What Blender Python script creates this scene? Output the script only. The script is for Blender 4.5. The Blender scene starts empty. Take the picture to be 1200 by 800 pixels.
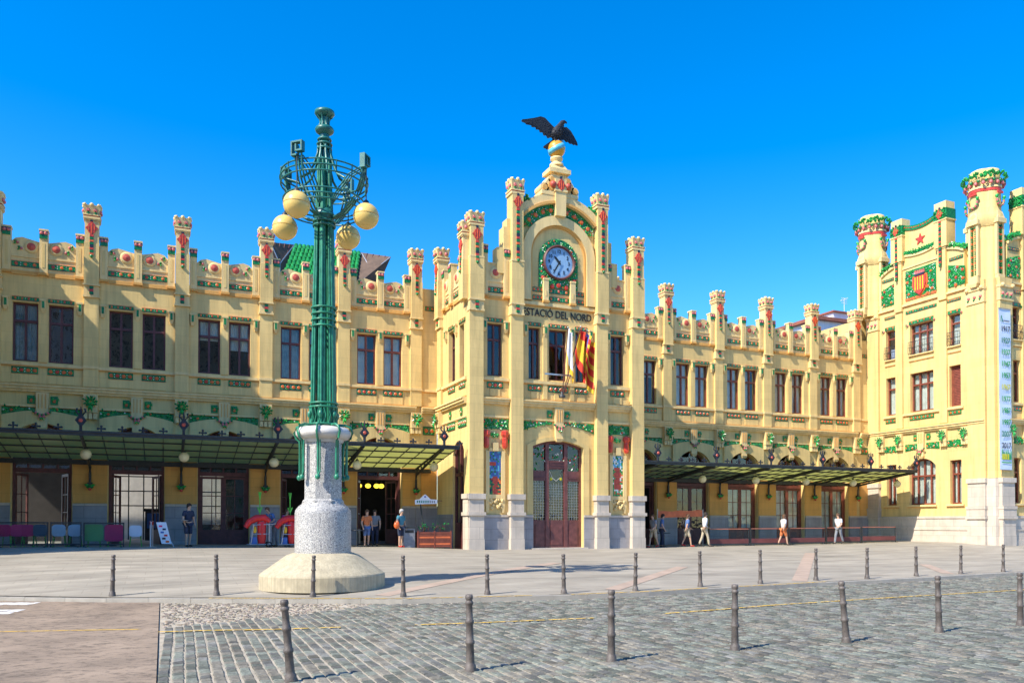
import bpy, math, random
from mathutils import Matrix, Vector
R = math.radians
sin, cos, pi = math.sin, math.cos, math.pi
S = bpy.context.scene
C = S.collection
T = Matrix.Translation

# ------------------------------------------------------------------ camera, sky, sun, exposure
FPX, YAW, PITCH, CAMZ = 950.0, 23.3, 0.9, 1.30
cd = bpy.data.cameras.new('camera'); cam = bpy.data.objects.new('camera', cd); C.objects.link(cam)
cam.location = (0, 0, CAMZ); cam.rotation_euler = (R(90 + PITCH), 0, R(-YAW))
cd.sensor_width = 36; cd.lens = FPX * 36 / 1200; cd.clip_end = 3000
cd.shift_y = (612 - FPX * math.tan(R(PITCH)) - 400) / 1200
S.camera = cam
SUN_EL, SUN_AZ = 45.5, 18.0          # azimuth: angle between the sun's travel direction and the facade line
sd = bpy.data.lights.new('sun', 'SUN'); sun = bpy.data.objects.new('sun', sd); C.objects.link(sun)
sd.energy = 4.6; sd.angle = R(.5); sd.color = (1, .93, .80)
dirv = Vector((cos(R(SUN_AZ)) * cos(R(SUN_EL)), sin(R(SUN_AZ)) * cos(R(SUN_EL)), -sin(R(SUN_EL))))
sun.rotation_euler = dirv.to_track_quat('-Z', 'Y').to_euler(); sun.location = (-30, 0, 40)
w = bpy.data.worlds.new('World'); S.world = w; w.use_nodes = True
nt = w.node_tree; bg = nt.nodes['Background']
sky = nt.nodes.new('ShaderNodeTexSky'); sky.sky_type = 'NISHITA'; sky.sun_disc = False
sky.sun_elevation = R(SUN_EL); sky.sun_rotation = R(-(90 + SUN_AZ)); sky.altitude = 0
sky.air_density = 1.0; sky.dust_density = .3; sky.ozone_density = 2.5
hsv = nt.nodes.new('ShaderNodeHueSaturation'); hsv.inputs['Saturation'].default_value = 1.5; hsv.inputs['Hue'].default_value = .506; hsv.inputs['Value'].default_value = 1.2
nt.links.new(sky.outputs[0], hsv.inputs['Color']); nt.links.new(hsv.outputs[0], bg.inputs[0])
bg.inputs[1].default_value = .15
S.view_settings.view_transform = 'Standard'; S.view_settings.look = 'None'
S.view_settings.exposure = .72; S.view_settings.gamma = 1.0

# ------------------------------------------------------------------ materials
def hx(h):
    c = [int(h[i:i + 2], 16) / 255 for i in (0, 2, 4)]
    return tuple(x / 12.92 if x <= .04045 else ((x + .055) / 1.055) ** 2.4 for x in c)
MATS = {}
def mat(name, col, rough=.6, var=.15, scale=2.0, bump=.0, bscale=30, metal=0.0, spec=.5, brick=None, streak=0.0, fine=1.0, tint=0.0, emit=0.0, warm=None, sat=None):
    m = bpy.data.materials.new(name); m.use_nodes = True; MATS[name] = m
    n = m.node_tree; N = n.nodes; L = n.links; b = N['Principled BSDF']
    col = hx(col) if isinstance(col, str) else col
    b.inputs['Roughness'].default_value = rough; b.inputs['Metallic'].default_value = metal
    b.inputs['Specular IOR Level'].default_value = spec
    geo = N.new('ShaderNodeNewGeometry'); pos = geo.outputs['Position']
    nz = N.new('ShaderNodeTexNoise'); nz.inputs['Scale'].default_value = scale; nz.inputs['Detail'].default_value = 5
    L.new(pos, nz.inputs['Vector'])
    def mixc(fac, a, bcol, t='MIX', f=None):
        x = N.new('ShaderNodeMix'); x.data_type = 'RGBA'; x.blend_type = t
        if f is not None: x.inputs['Factor'].default_value = f
        if fac is not None: L.new(fac, x.inputs['Factor'])
        for s, v in ((6, a), (7, bcol)):
            if hasattr(v, 'is_output'): L.new(v, x.inputs[s])
            else: x.inputs[s].default_value = (*v, 1)
        return x.outputs[2]
    lo = tuple(c * (1 - var) for c in col); hi = tuple(min(1, c * (1 + var)) for c in col)
    if warm: lo = hx(warm)
    ramp = N.new('ShaderNodeMapRange'); ramp.inputs['From Min'].default_value = .3; ramp.inputs['From Max'].default_value = .7
    L.new(nz.outputs[0], ramp.inputs[0])
    out = mixc(ramp.outputs[0], lo, hi)
    if streak:
        mp = N.new('ShaderNodeMapping'); mp.inputs['Scale'].default_value = (2.6 * fine, 2.6 * fine, .22); L.new(pos, mp.inputs[0])
        n2 = N.new('ShaderNodeTexNoise'); n2.inputs['Scale'].default_value = 1.6; n2.inputs['Detail'].default_value = 6; n2.inputs['Roughness'].default_value = .65
        L.new(mp.outputs[0], n2.inputs['Vector'])
        r2 = N.new('ShaderNodeMapRange'); r2.inputs['From Min'].default_value = .44; r2.inputs['From Max'].default_value = .72; r2.inputs['To Max'].default_value = streak
        L.new(n2.outputs[0], r2.inputs[0])
        out = mixc(r2.outputs[0], out, tuple(c * .62 for c in col))
    if tint:
        at = N.new('ShaderNodeAttribute'); at.attribute_name = 'tint'
        out = mixc(None, out, at.outputs['Color'], 'MULTIPLY', tint)
    hgt = None
    if brick:
        bw, bh, mort, dark = brick
        sp = N.new('ShaderNodeSeparateXYZ'); L.new(pos, sp.inputs[0])
        ad = N.new('ShaderNodeMath'); L.new(sp.outputs[0], ad.inputs[0]); L.new(sp.outputs[1], ad.inputs[1])
        cb = N.new('ShaderNodeCombineXYZ'); L.new(ad.outputs[0], cb.inputs[0]); L.new(sp.outputs[2], cb.inputs[1])
        bk = N.new('ShaderNodeTexBrick'); bk.inputs['Scale'].default_value = 1; bk.inputs['Brick Width'].default_value = bw
        bk.inputs['Row Height'].default_value = bh; bk.inputs['Mortar Size'].default_value = mort; bk.inputs['Mortar Smooth'].default_value = .3
        bk.inputs['Color1'].default_value = (1, 1, 1, 1); bk.inputs['Color2'].default_value = (.93, .93, .93, 1); bk.inputs['Mortar'].default_value = (dark, dark, dark, 1)
        L.new(cb.outputs[0], bk.inputs['Vector'])
        out = mixc(None, out, bk.outputs['Color'], 'MULTIPLY', 1.0); hgt = bk.outputs['Fac']
    L.new(out, b.inputs['Base Color'])
    if bump:
        n3 = N.new('ShaderNodeTexNoise'); n3.inputs['Scale'].default_value = bscale; n3.inputs['Detail'].default_value = 4
        L.new(pos, n3.inputs['Vector'])
        bp = N.new('ShaderNodeBump'); bp.inputs['Strength'].default_value = bump; bp.inputs['Distance'].default_value = .02
        L.new(n3.outputs[0], bp.inputs['Height']); L.new(bp.outputs[0], b.inputs['Normal'])
        rr = N.new('ShaderNodeMapRange'); rr.inputs['To Min'].default_value = max(0, rough - .12); rr.inputs['To Max'].default_value = min(1, rough + .12)
        L.new(n3.outputs[0], rr.inputs[0]); L.new(rr.outputs[0], b.inputs['Roughness'])
    if emit:
        b.inputs['Emission Color'].default_value = (*col, 1); b.inputs['Emission Strength'].default_value = emit
    return m
YEL = (.80, .57, .22)
mat('plaster', YEL, .8, .09, .7, .3, 25, streak=.6, brick=(1.25, .42, .012, .87))
mat('trim', (.82, .60, .265), .75, .09, .9, .25, 30, streak=.6)
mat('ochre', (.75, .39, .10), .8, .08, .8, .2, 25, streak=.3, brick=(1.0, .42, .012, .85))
mat('stone', (.60, .51, .41), .75, .14, 1.3, .3, 18, streak=.4, brick=(.9, .55, .014, .75))
mat('dado', (.33, .31, .31), .55, .2, 1.4, .2, 18, streak=.35, brick=(.9, .5, .014, .7))
mat('tile_green', (.012, .20, .05), .25, .4, 9, .15, 40)
mat('leaf_green', (.025, .36, .07), .3, .4, 6, .1, 40)
mat('tile_red', (.58, .055, .03), .3, .25, 8, .1, 40)
mat('tile_orange', (.72, .14, .03), .35, .25, 8, .1, 40)
mat('tile_pink', (.60, .16, .15), .4, .25, 8, .1, 40)
mat('tile_white', (.78, .76, .70), .3, .1, 8)
mat('tile_dark', (.03, .035, .05), .3, .3, 8)
mat('medallion_red', (.52, .085, .05), .5, .2, 6, .2, 40)
mat('wood', (.115, .035, .032), .5, .25, 5, .1, 60)
mat('wood_mid', (.15, .048, .042), .5, .3, 5, .1, 60)
mat('wood_red', (.22, .055, .03), .5, .25, 5, .1, 60)  # sunlit copy of the frame wood, light put into the colour; also shutters, slats
mat('iron', (.030, .033, .034), .5, .3, 8, .15, 60, spec=.5)
mat('iron_blue', (.03, .035, .045), .75, .3, 8, spec=.2)
mat('roof_dark', (.16, .12, .09), .8, .2, 3)
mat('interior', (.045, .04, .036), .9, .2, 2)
mat('interior_light', (.55, .53, .48), .9, .1, 1)
mat('curtain', (.74, .72, .64), .9, .15, 3, .3, 9)
mat('reflection_grey', (.30, .33, .30), .9, .25, 3, .3, 9)  # grey-green of pane reflections, put into an added curtain
mat('lamp_green', (.02, .20, .11), .38, .35, 6, .12, 50, spec=.6)
mat('lamp_teal', (.02, .15, .125), .38, .35, 6, .12, 50, spec=.6)
mat('globe_yellow', (.80, .55, .16), .28, .05, 3, spec=.5)
mat('globe_cream', (.74, .66, .40), .35, .08, 4)
mat('concrete', (.46, .39, .26), .85, .15, 5, bump=.35, bscale=40, streak=.75, fine=4.5)
mat('white_plaster', (.62, .58, .52), .6, .08, 3, .2, 20, streak=.3)
mat('bronze', (.028, .030, .036), .6, .4, 10, .4, 30, spec=.25)
mat('ball_gold', (.62, .31, .03), .4, .15, 6, .1, 30)
mat('ball_blue', (.10, .45, .62), .35, .1, 6)
mat('bollard_iron', (.115, .095, .082), .55, .35, 9, .3, 60)
mat('asphalt', (.055, .053, .05), .9, .2, 3, .3, 60)
mat('grout', (.40, .345, .26), .95, .2, 4, .4, 80)
mat('cobble', (.175, .165, .142), .78, .3, 14, .5, 45, tint=1.0, spec=.25)
mat('pebble', (.24, .20, .155), .75, .25, 12, .3, 60, tint=1.0)
mat('yellow_paint', (.74, .45, .05), .7, .2, 6, .1, 40)
mat('white_paint', (.78, .76, .72), .7, .1, 6, .1, 40)
mat('red_slab', (.40, .295, .22), .8, .12, 2, .15, 30)
mat('kerb_stone', (.33, .30, .25), .8, .15, 3, .3, 30)
mat('clock_face', (.28, .45, .64), .35, .04, 2)
mat('black', (.012, .012, .013), .5, .2, 5)
mat('banner', (.62, .72, .86), .7, .05, 2, .15, 5)
mat('print_dark', (.04, .05, .09), .7, .1, 5)
mat('print_green', (.03, .34, .09), .7, .1, 5)
mat('print_teal', (.03, .22, .14), .7, .1, 5)
mat('print_yellow', (.62, .56, .03), .7, .1, 5)
mat('flag_white', (.78, .78, .80), .8, .06, 5)
mat('flag_red', (.70, .04, .02), .8, .1, 5)
mat('flag_yellow', (.80, .48, .03), .8, .1, 5)
mat('flag_blue', (.13, .13, .42), .8, .1, 5)
mat('steel', (.45, .46, .48), .35, .1, 6, metal=.8)
mat('chair_white', (.72, .74, .78), .45, .05, 4)
mat('chair_green', (.18, .46, .14), .5, .08, 4)
mat('chair_magenta', (.86, .03, .15), .5, .08, 4)
mat('chair_grey', (.10, .12, .15), .5, .1, 4)
mat('leg_green', (.10, .40, .06), .5, .1, 4)
mat('red_plastic', (.68, .02, .02), .4, .1, 4)
mat('blue_plastic', (.05, .14, .42), .4, .1, 4)
mat('broom_green', (.10, .55, .06), .5, .1, 4)
mat('canvas_orange', (.66, .15, .05), .7, .15, 4)
mat('smear_orange', (.42, .14, .08), .7, .2, 2)
mat('smear_red', (.17, .045, .04), .7, .25, 2)
mat('panel_grey', (.36, .34, .33), .6, .25, 1.2)
mat('house_white', (.72, .70, .76), .8, .08, 2, streak=.3)
mat('roof_green', (.02, .23, .05), .3, .5, 5, .1, 40)
mat('eave_brown', (.12, .075, .05), .8, .25, 3)
mat('roof_red', (.30, .10, .06), .8, .2, 3)
mat('skin', (.55, .33, .22), .55, .06, 8)
for nm, c in dict(cloth_navy=(.025, .035, .07), cloth_blue=(.10, .17, .36), cloth_white=(.70, .70, .72), cloth_grey=(.22, .23, .25), cloth_red=(.50, .05, .03), cloth_khaki=(.45, .38, .27), cloth_teal=(.05, .20, .28), cloth_orange=(.60, .18, .06), hair_dark=(.03, .02, .015), hair_grey=(.40, .39, .38), hair_brown=(.12, .06, .03), shoe=(.04, .035, .03), shoe_red=(.5, .03, .02), cloth_magenta=(.40, .04, .20)).items():
    mat(nm, c, .85, .15, 12, .2, 50)
mat('lit_lamp', (1.0, .72, .05), .4, 0, 1, emit=1.6)
def special():
    m = mat('glass', (.02, .025, .03)); n = m.node_tree; N = n.nodes; L = n.links
    o = N['Material Output']; tr = N.new('ShaderNodeBsdfTransparent'); tr.inputs[0].default_value = (.86, .90, .90, 1)
    gl = N.new('ShaderNodeBsdfGlossy'); gl.inputs['Roughness'].default_value = .03; gl.inputs[0].default_value = (.95, .95, .93, 1)
    fr = N.new('ShaderNodeFresnel'); fr.inputs[0].default_value = 1.75
    bp = N.new('ShaderNodeBump'); bp.inputs['Strength'].default_value = .12; bp.inputs['Distance'].default_value = .05
    nz = N.new('ShaderNodeTexNoise'); nz.inputs['Scale'].default_value = 2.2; g = N.new('ShaderNodeNewGeometry')
    L.new(g.outputs['Position'], nz.inputs['Vector']); L.new(nz.outputs[0], bp.inputs['Height']); L.new(bp.outputs[0], gl.inputs['Normal'])
    mx = N.new('ShaderNodeMixShader'); bf = N.new('ShaderNodeMath'); bf.operation = 'SUBTRACT'; bf.inputs[0].default_value = 1; L.new(g.outputs['Backfacing'], bf.inputs[1]); ml = N.new('ShaderNodeMath'); ml.operation = 'MULTIPLY'; L.new(fr.outputs[0], ml.inputs[0]); L.new(bf.outputs[0], ml.inputs[1]); L.new(ml.outputs[0], mx.inputs[0]); L.new(tr.outputs[0], mx.inputs[1]); L.new(gl.outputs[0], mx.inputs[2]); L.new(mx.outputs[0], o.inputs[0])
    m = mat('canopy_glass', (.26, .28, .17)); n = m.node_tree; N = n.nodes; L = n.links; b = N['Principled BSDF']
    tl = N.new('ShaderNodeBsdfTranslucent'); tl.inputs[0].default_value = (.66, .68, .36, 1); b.inputs['Roughness'].default_value = .25
    mx = N.new('ShaderNodeMixShader'); mx.inputs[0].default_value = .68; L.new(b.outputs[0], mx.inputs[1]); L.new(tl.outputs[0], mx.inputs[2]); L.new(mx.outputs[0], N['Material Output'].inputs[0])
    m = mat('screen_glass', (.1, .12, .13)); n = m.node_tree; N = n.nodes; L = n.links; b = N['Principled BSDF']; b.inputs['Roughness'].default_value = .1
    tr = N.new('ShaderNodeBsdfTransparent'); tr.inputs[0].default_value = (.85, .9, .92, 1); mx = N.new('ShaderNodeMixShader'); mx.inputs[0].default_value = .92
    L.new(b.outputs[0], mx.inputs[1]); L.new(tr.outputs[0], mx.inputs[2]); L.new(mx.outputs[0], N['Material Output'].inputs[0])
    # broken-tile mosaic of the lamp pedestal
    m = mat('mosaic', (.70, .68, .64), .35); n = m.node_tree; N = n.nodes; L = n.links; b = N['Principled BSDF']
    g = N.new('ShaderNodeNewGeometry'); v = N.new('ShaderNodeTexVoronoi'); v.feature = 'DISTANCE_TO_EDGE'; v.inputs['Scale'].default_value = 26
    v2 = N.new('ShaderNodeTexVoronoi'); v2.inputs['Scale'].default_value = 26
    L.new(g.outputs['Position'], v.inputs['Vector']); L.new(g.outputs['Position'], v2.inputs['Vector'])
    mr = N.new('ShaderNodeMapRange'); mr.inputs['From Min'].default_value = .03; mr.inputs['From Max'].default_value = .10; L.new(v.outputs['Distance'], mr.inputs[0])
    sp = N.new('ShaderNodeSeparateColor'); L.new(v2.outputs['Color'], sp.inputs[0])
    cr = N.new('ShaderNodeMix'); cr.data_type = 'RGBA'; L.new(sp.outputs[0], cr.inputs['Factor']); cr.inputs[6].default_value = (.44, .42, .39, 1); cr.inputs[7].default_value = (.64, .61, .56, 1)
    mx = N.new('ShaderNodeMix'); mx.data_type = 'RGBA'; L.new(mr.outputs[0], mx.inputs['Factor']); mx.inputs[6].default_value = (.13, .13, .14, 1); L.new(cr.outputs[2], mx.inputs[7]); L.new(mx.outputs[2], b.inputs['Base Color'])
    bp = N.new('ShaderNodeBump'); bp.inputs['Strength'].default_value = .5; bp.inputs['Distance'].default_value = .01; L.new(mr.outputs[0], bp.inputs['Height']); L.new(bp.outputs[0], b.inputs['Normal'])
    # worn pale paving
    m = mat('paving', (.37, .325, .255), .7, .1, .5, .15, 20); n = m.node_tree; N = n.nodes; L = n.links; b = N['Principled BSDF']
    old = b.inputs['Base Color'].links[0].from_socket; g = N.new('ShaderNodeNewGeometry')
    bk = N.new('ShaderNodeTexBrick'); bk.inputs['Scale'].default_value = 1; bk.inputs['Brick Width'].default_value = .9; bk.inputs['Row Height'].default_value = .6; bk.inputs['Mortar Size'].default_value = .012
    bk.inputs['Color1'].default_value = (1, 1, 1, 1); bk.inputs['Color2'].default_value = (.93, .94, .94, 1); bk.inputs['Mortar'].default_value = (.84, .83, .82, 1); L.new(g.outputs['Position'], bk.inputs['Vector'])
    mp = N.new('ShaderNodeMapping'); mp.inputs['Scale'].default_value = (.35, 1.6, 1); L.new(g.outputs['Position'], mp.inputs[0])
    nz = N.new('ShaderNodeTexNoise'); nz.inputs['Scale'].default_value = 1.1; nz.inputs['Detail'].default_value = 7; nz.inputs['Roughness'].default_value = .65; L.new(mp.outputs[0], nz.inputs['Vector'])
    mr = N.new('ShaderNodeMapRange'); mr.inputs['From Min'].default_value = .32; mr.inputs['From Max'].default_value = .68; mr.inputs['To Min'].default_value = .66; mr.inputs['To Max'].default_value = 1.14; L.new(nz.outputs[0], mr.inputs[0])
    a = N.new('ShaderNodeMix'); a.data_type = 'RGBA'; a.blend_type = 'MULTIPLY'; a.inputs['Factor'].default_value = 1; L.new(old, a.inputs[6]); L.new(bk.outputs['Color'], a.inputs[7])
    c = N.new('ShaderNodeMix'); c.data_type = 'RGBA'; c.blend_type = 'MULTIPLY'; c.inputs['Factor'].default_value = 1; L.new(a.outputs[2], c.inputs[6]); L.new(mr.outputs[0], c.inputs[7]); L.new(c.outputs[2], b.inputs['Base Color'])
    # brown worn tarmac with dark scuffs
    m = mat('tarmac', (.285, .21, .145), .85, .22, 1.2, .5, 90); n = m.node_tree; N = n.nodes; L = n.links; b = N['Principled BSDF']
    old = b.inputs['Base Color'].links[0].from_socket; g = N.new('ShaderNodeNewGeometry')
    mp = N.new('ShaderNodeMapping'); mp.inputs['Scale'].default_value = (.9, 1.3, 1); L.new(g.outputs['Position'], mp.inputs[0])
    nz = N.new('ShaderNodeTexNoise'); nz.inputs['Scale'].default_value = 6; nz.inputs['Detail'].default_value = 8; nz.inputs['Roughness'].default_value = .75; L.new(mp.outputs[0], nz.inputs['Vector'])
    mr = N.new('ShaderNodeMapRange'); mr.inputs['From Min'].default_value = .36; mr.inputs['From Max'].default_value = .50; mr.inputs['To Min'].default_value = .40; mr.inputs['To Max'].default_value = 1.0; L.new(nz.outputs[0], mr.inputs[0])
    c = N.new('ShaderNodeMix'); c.data_type = 'RGBA'; c.blend_type = 'MULTIPLY'; c.inputs['Factor'].default_value = 1; L.new(old, c.inputs[6]); L.new(mr.outputs[0], c.inputs[7]); L.new(c.outputs[2], b.inputs['Base Color'])
    for nm in ('yellow_paint', 'white_paint'):
        n = MATS[nm].node_tree; N = n.nodes; L = n.links; b = N['Principled BSDF']; g = N.new('ShaderNodeNewGeometry'); nz = N.new('ShaderNodeTexNoise'); nz.inputs['Scale'].default_value = 9 if nm[0] == 'y' else 5; nz.inputs['Detail'].default_value = 6; L.new(g.outputs['Position'], nz.inputs['Vector'])
        mr = N.new('ShaderNodeMapRange'); mr.inputs['From Min'].default_value = .36; mr.inputs['From Max'].default_value = .52; L.new(nz.outputs[0], mr.inputs[0]); L.new(mr.outputs[0], b.inputs['Alpha'])
special()

# ------------------------------------------------------------------ mesh builder
class M:
    def __init__(s): s.v = []; s.f = []; s.m = []; s.sm = []; s.names = []; s.tint = []; s.t = None
    def mi(s, m):
        if m not in s.names: s.names.append(m)
        return s.names.index(m)
    def add(s, vs, fs, m, smooth=False):
        b = len(s.v); s.v += [tuple(v) for v in vs]; k = s.mi(m)
        for f in fs:
            s.f.append(tuple(b + i for i in f)); s.m.append(k); s.sm.append(smooth); s.tint.append(s.t)
        return s
    def frus(s, a, z0, c, z1, m):
        vs = [(a[0], a[2], z0), (a[1], a[2], z0), (a[1], a[3], z0), (a[0], a[3], z0), (c[0], c[2], z1), (c[1], c[2], z1), (c[1], c[3], z1), (c[0], c[3], z1)]
        return s.add(vs, [(3, 2, 1, 0), (4, 5, 6, 7), (0, 1, 5, 4), (1, 2, 6, 5), (2, 3, 7, 6), (3, 0, 4, 7)], m)
    def box(s, x0, x1, y0, y1, z0, z1, m): return s.frus((x0, x1, y0, y1), z0, (x0, x1, y0, y1), z1, m)
    def prism(s, pts, y0, y1, m):
        n = len(pts); ar = sum(pts[i][0] * pts[(i + 1) % n][1] - pts[(i + 1) % n][0] * pts[i][1] for i in range(n))
        if ar < 0: pts = pts[::-1]
        vs = [(x, y0, z) for x, z in pts] + [(x, y1, z) for x, z in pts]
        return s.add(vs, [tuple(range(n)), tuple(range(2 * n - 1, n - 1, -1))] + [(i, i + n, (i + 1) % n + n, (i + 1) % n) for i in range(n)], m)
    def band(s, top, bot, y0, y1, m):
        for i in range(len(top) - 1): s.prism([bot[i], bot[i + 1], top[i + 1], top[i]], y0, y1, m)
        return s
    def loft(s, rings, m, smooth=True, cap=True):
        n = len(rings[0]); vs = [p for r in rings for p in r]; fs = []
        for k in range(len(rings) - 1):
            for i in range(n): fs.append((k * n + i, k * n + (i + 1) % n, (k + 1) * n + (i + 1) % n, (k + 1) * n + i))
        s.add(vs, fs, m, smooth)
        if cap: s.add(rings[0], [tuple(range(n - 1, -1, -1))], m); s.add(rings[-1], [tuple(range(n))], m)
        return s
    def lathe(s, prof, m, n=20, c=(0, 0), smooth=True, ph=0):
        return s.loft([[(c[0] + r * cos(2 * pi * i / n + ph), c[1] + r * sin(2 * pi * i / n + ph), z) for i in range(n)] for r, z in prof], m, smooth)
    def ring(s, r, rr, z, m, n=24, k=6, c=(0, 0), sz=1):
        vs = []; fs = []
        for i in range(n):
            a = 2 * pi * i / n
            for j in range(k):
                b = 2 * pi * j / k; q = r + rr * cos(b); vs.append((c[0] + q * cos(a), c[1] + q * sin(a), z + rr * sz * sin(b)))
        for i in range(n):
            for j in range(k): fs.append((i * k + j, (i + 1) % n * k + j, (i + 1) % n * k + (j + 1) % k, i * k + (j + 1) % k))
        return s.add(vs, fs, m, True)
    def tube(s, pts, r, m, n=6):
        pts = [Vector(p) for p in pts]; rings = []
        for i, p in enumerate(pts):
            d = (pts[min(i + 1, len(pts) - 1)] - pts[max(i - 1, 0)]).normalized()
            u = d.cross(Vector((0, 0, 1)) if abs(d.z) < .9 else Vector((1, 0, 0))).normalized(); v = d.cross(u)
            q = r[i] if isinstance(r, (list, tuple)) else r
            rings.append([tuple(p + u * q * cos(-2 * pi * k / n) + v * q * sin(-2 * pi * k / n)) for k in range(n)])
        return s.loft(rings, m)
    def ball(s, c, r, m, n=10, sc=(1, 1, 1)):
        k = max(4, n // 2 + 1); rings = []
        for j in range(1, k):
            a = -pi / 2 + pi * j / k
            rings.append([(c[0] + r * sc[0] * cos(a) * cos(2 * pi * i / n), c[1] + r * sc[1] * cos(a) * sin(2 * pi * i / n), c[2] + r * sc[2] * sin(a)) for i in range(n)])
        s.loft(rings, m, True, False)
        b = [(c[0], c[1], c[2] - r * sc[2])] + rings[0]; s.add(b, [(0, (i + 1) % n + 1, i + 1) for i in range(n)], m, True)
        b = [(c[0], c[1], c[2] + r * sc[2])] + rings[-1]; s.add(b, [(0, i + 1, (i + 1) % n + 1) for i in range(n)], m, True)
        return s
    def bud(s, c, r, m, d=.5):     # small faceted boss on a wall face (front = -y)
        x, y, z = c; n = 6
        vs = [(x + r * cos(2 * pi * i / n), y, z + r * sin(2 * pi * i / n)) for i in range(n)] + [(x + r * .6 * cos(2 * pi * i / n), y - r * d, z + r * .6 * sin(2 * pi * i / n)) for i in range(n)]
        return s.add(vs, [(i, (i + 1) % n, (i + 1) % n + n, i + n) for i in range(n)] + [tuple(range(n, 2 * n))], m)
    def leaf(s, p, d, l, wd, m, nrm=(0, -1, 0)):
        p = Vector(p); d = Vector(d).normalized(); nv = Vector(nrm); u = d.cross(nv).normalized()
        q = [p, p + d * l * .45 + u * wd + nv * .2 * l, p + d * l + nv * .05 * l, p + d * l * .45 - u * wd + nv * .2 * l, p + d * l * .5 + nv * .42 * l]
        return s.add(q, [(0, 1, 4), (1, 2, 4), (2, 3, 4), (3, 0, 4)], m)
    def mesh(s, name):
        me = bpy.data.meshes.new(name); me.from_pydata(s.v, [], s.f)
        for n in s.names: me.materials.append(MATS[n])
        me.polygons.foreach_set('material_index', s.m); me.polygons.foreach_set('use_smooth', s.sm)
        if any(t is not None for t in s.tint):
            a = me.color_attributes.new('tint', 'FLOAT_COLOR', 'CORNER'); d = []
            for f, t in zip(s.f, s.tint): d += [*(t or (1, 1, 1)), 1] * len(f)
            a.data.foreach_set('color', d)
        me.update(); return me
W = {}
def ob(name, me, parent=None, mw=None, **kw):
    if isinstance(me, M): me = me.mesh(name)
    o = bpy.data.objects.new(name, me); C.objects.link(o); mw = mw if mw is not None else (W[parent] if parent else Matrix())
    W[o] = mw
    if parent: o.parent = parent; o.matrix_basis = W[parent].inverted() @ mw
    else: o.matrix_basis = mw
    for k, v in kw.items(): o[k] = v
    return o
def thing(name, label, cat, loc, rz=0, group=None, rot=None):
    mw = T(loc) @ (rot if rot is not None else Matrix.Rotation(rz, 4, 'Z'))
    o = ob(name, None, None, mw, label=label, category=cat)
    if group: o['group'] = group
    return o
def tag(o, label, cat, group=None):
    o['label'] = label; o['category'] = cat
    if group: o['group'] = group
    return o
CACHE = {}
def cached(fn):
    def g(*a):
        k = (fn.__name__, a)
        if k not in CACHE: CACHE[k] = fn(*a).mesh(fn.__name__)
        return CACHE[k]
    return g
def text_mesh(s, size, m, depth=.01, xs=1.0, bold=0.0):
    cu = bpy.data.curves.new('lettering', 'FONT'); cu.body = s; cu.size = size; cu.extrude = depth; cu.align_x = 'CENTER'; cu.align_y = 'CENTER'; cu.offset = bold
    cu.resolution_u = 3
    o = bpy.data.objects.new('lettering', cu); C.objects.link(o)
    me = bpy.data.meshes.new_from_object(o.evaluated_get(bpy.context.evaluated_depsgraph_get()))
    bpy.data.objects.remove(o)
    for v in me.vertices: v.co = (v.co.x * xs, -v.co.z, v.co.y)
    me.materials.clear(); me.materials.append(MATS[m]); return me
rnd = random.Random(7)

# ------------------------------------------------------------------ ground
def lerp(tab, x):
    if x <= tab[0][0]: return tab[0][1]
    for (a, b), (c, d) in zip(tab, tab[1:]):
        if x <= c: return b + (d - b) * (x - a) / (c - a)
    return tab[-1][1]
KERB = [(-90, 47), (-30, 33.5), (-12, 26.6), (-3.7, 22.6), (-1.1, 21.0), (1.2, 20.0), (3.3, 19.0), (5.2, 18.15), (7.3, 17.85), (9.2, 17.6), (11.2, 17.6), (13.5, 17.9), (15.8, 18.1), (18.2, 18.45), (20.3, 18.5), (22.7, 18.75), (25.2, 19.1), (27.6, 19.3), (34, 20.2), (90, 27)]
GF = [(-8, .40), (-3, .38), (4, .28), (10, .19), (13, .06), (23, .02), (34, .07), (42, .16), (60, .2)]
ROAD, PAVE0 = -.57, -.47
def g(x, y):
    k = lerp(KERB, x)
    if y < k: return ROAD
    t = min(1, (y - k) / max(1, 33 - k)) if k < 32.5 else 1
    return PAVE0 + (lerp(GF, x) - PAVE0) * t
m = M(); m.add([(-900, -900, ROAD - .06), (900, -900, ROAD - .06), (900, 900, ROAD - .06), (-900, 900, ROAD - .06)], [(0, 1, 2, 3)], 'asphalt'); ob('ground', m, kind='structure')
m = M(); xs = sorted(set([k[0] for k in KERB] + [k[0] for k in GF] + [float(x) for x in range(-20, 46)])); ts = [0, .15, .3, .45, .6, .75, .9, 1]
vs = []; fs = []
for x in xs:
    k = lerp(KERB, x); row = [k + .25 + (33 - k - .25) * t if k < 32 else k + .25 + t for t in ts] + [max(60, k + 5)]
    for y in row: vs.append((x, y, g(x, y)))
n = len(ts) + 1
for i in range(len(xs) - 1):
    for j in range(n - 1): fs.append((i * n + j, (i + 1) * n + j, (i + 1) * n + j + 1, i * n + j + 1))
m.add(vs, fs, 'paving'); PV = ob('pavement', m, kind='structure')
KR = ob('kerb', None, None, Matrix(), kind='structure')
kx = [x * .9 - 12 for x in range(0, 52)]
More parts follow.
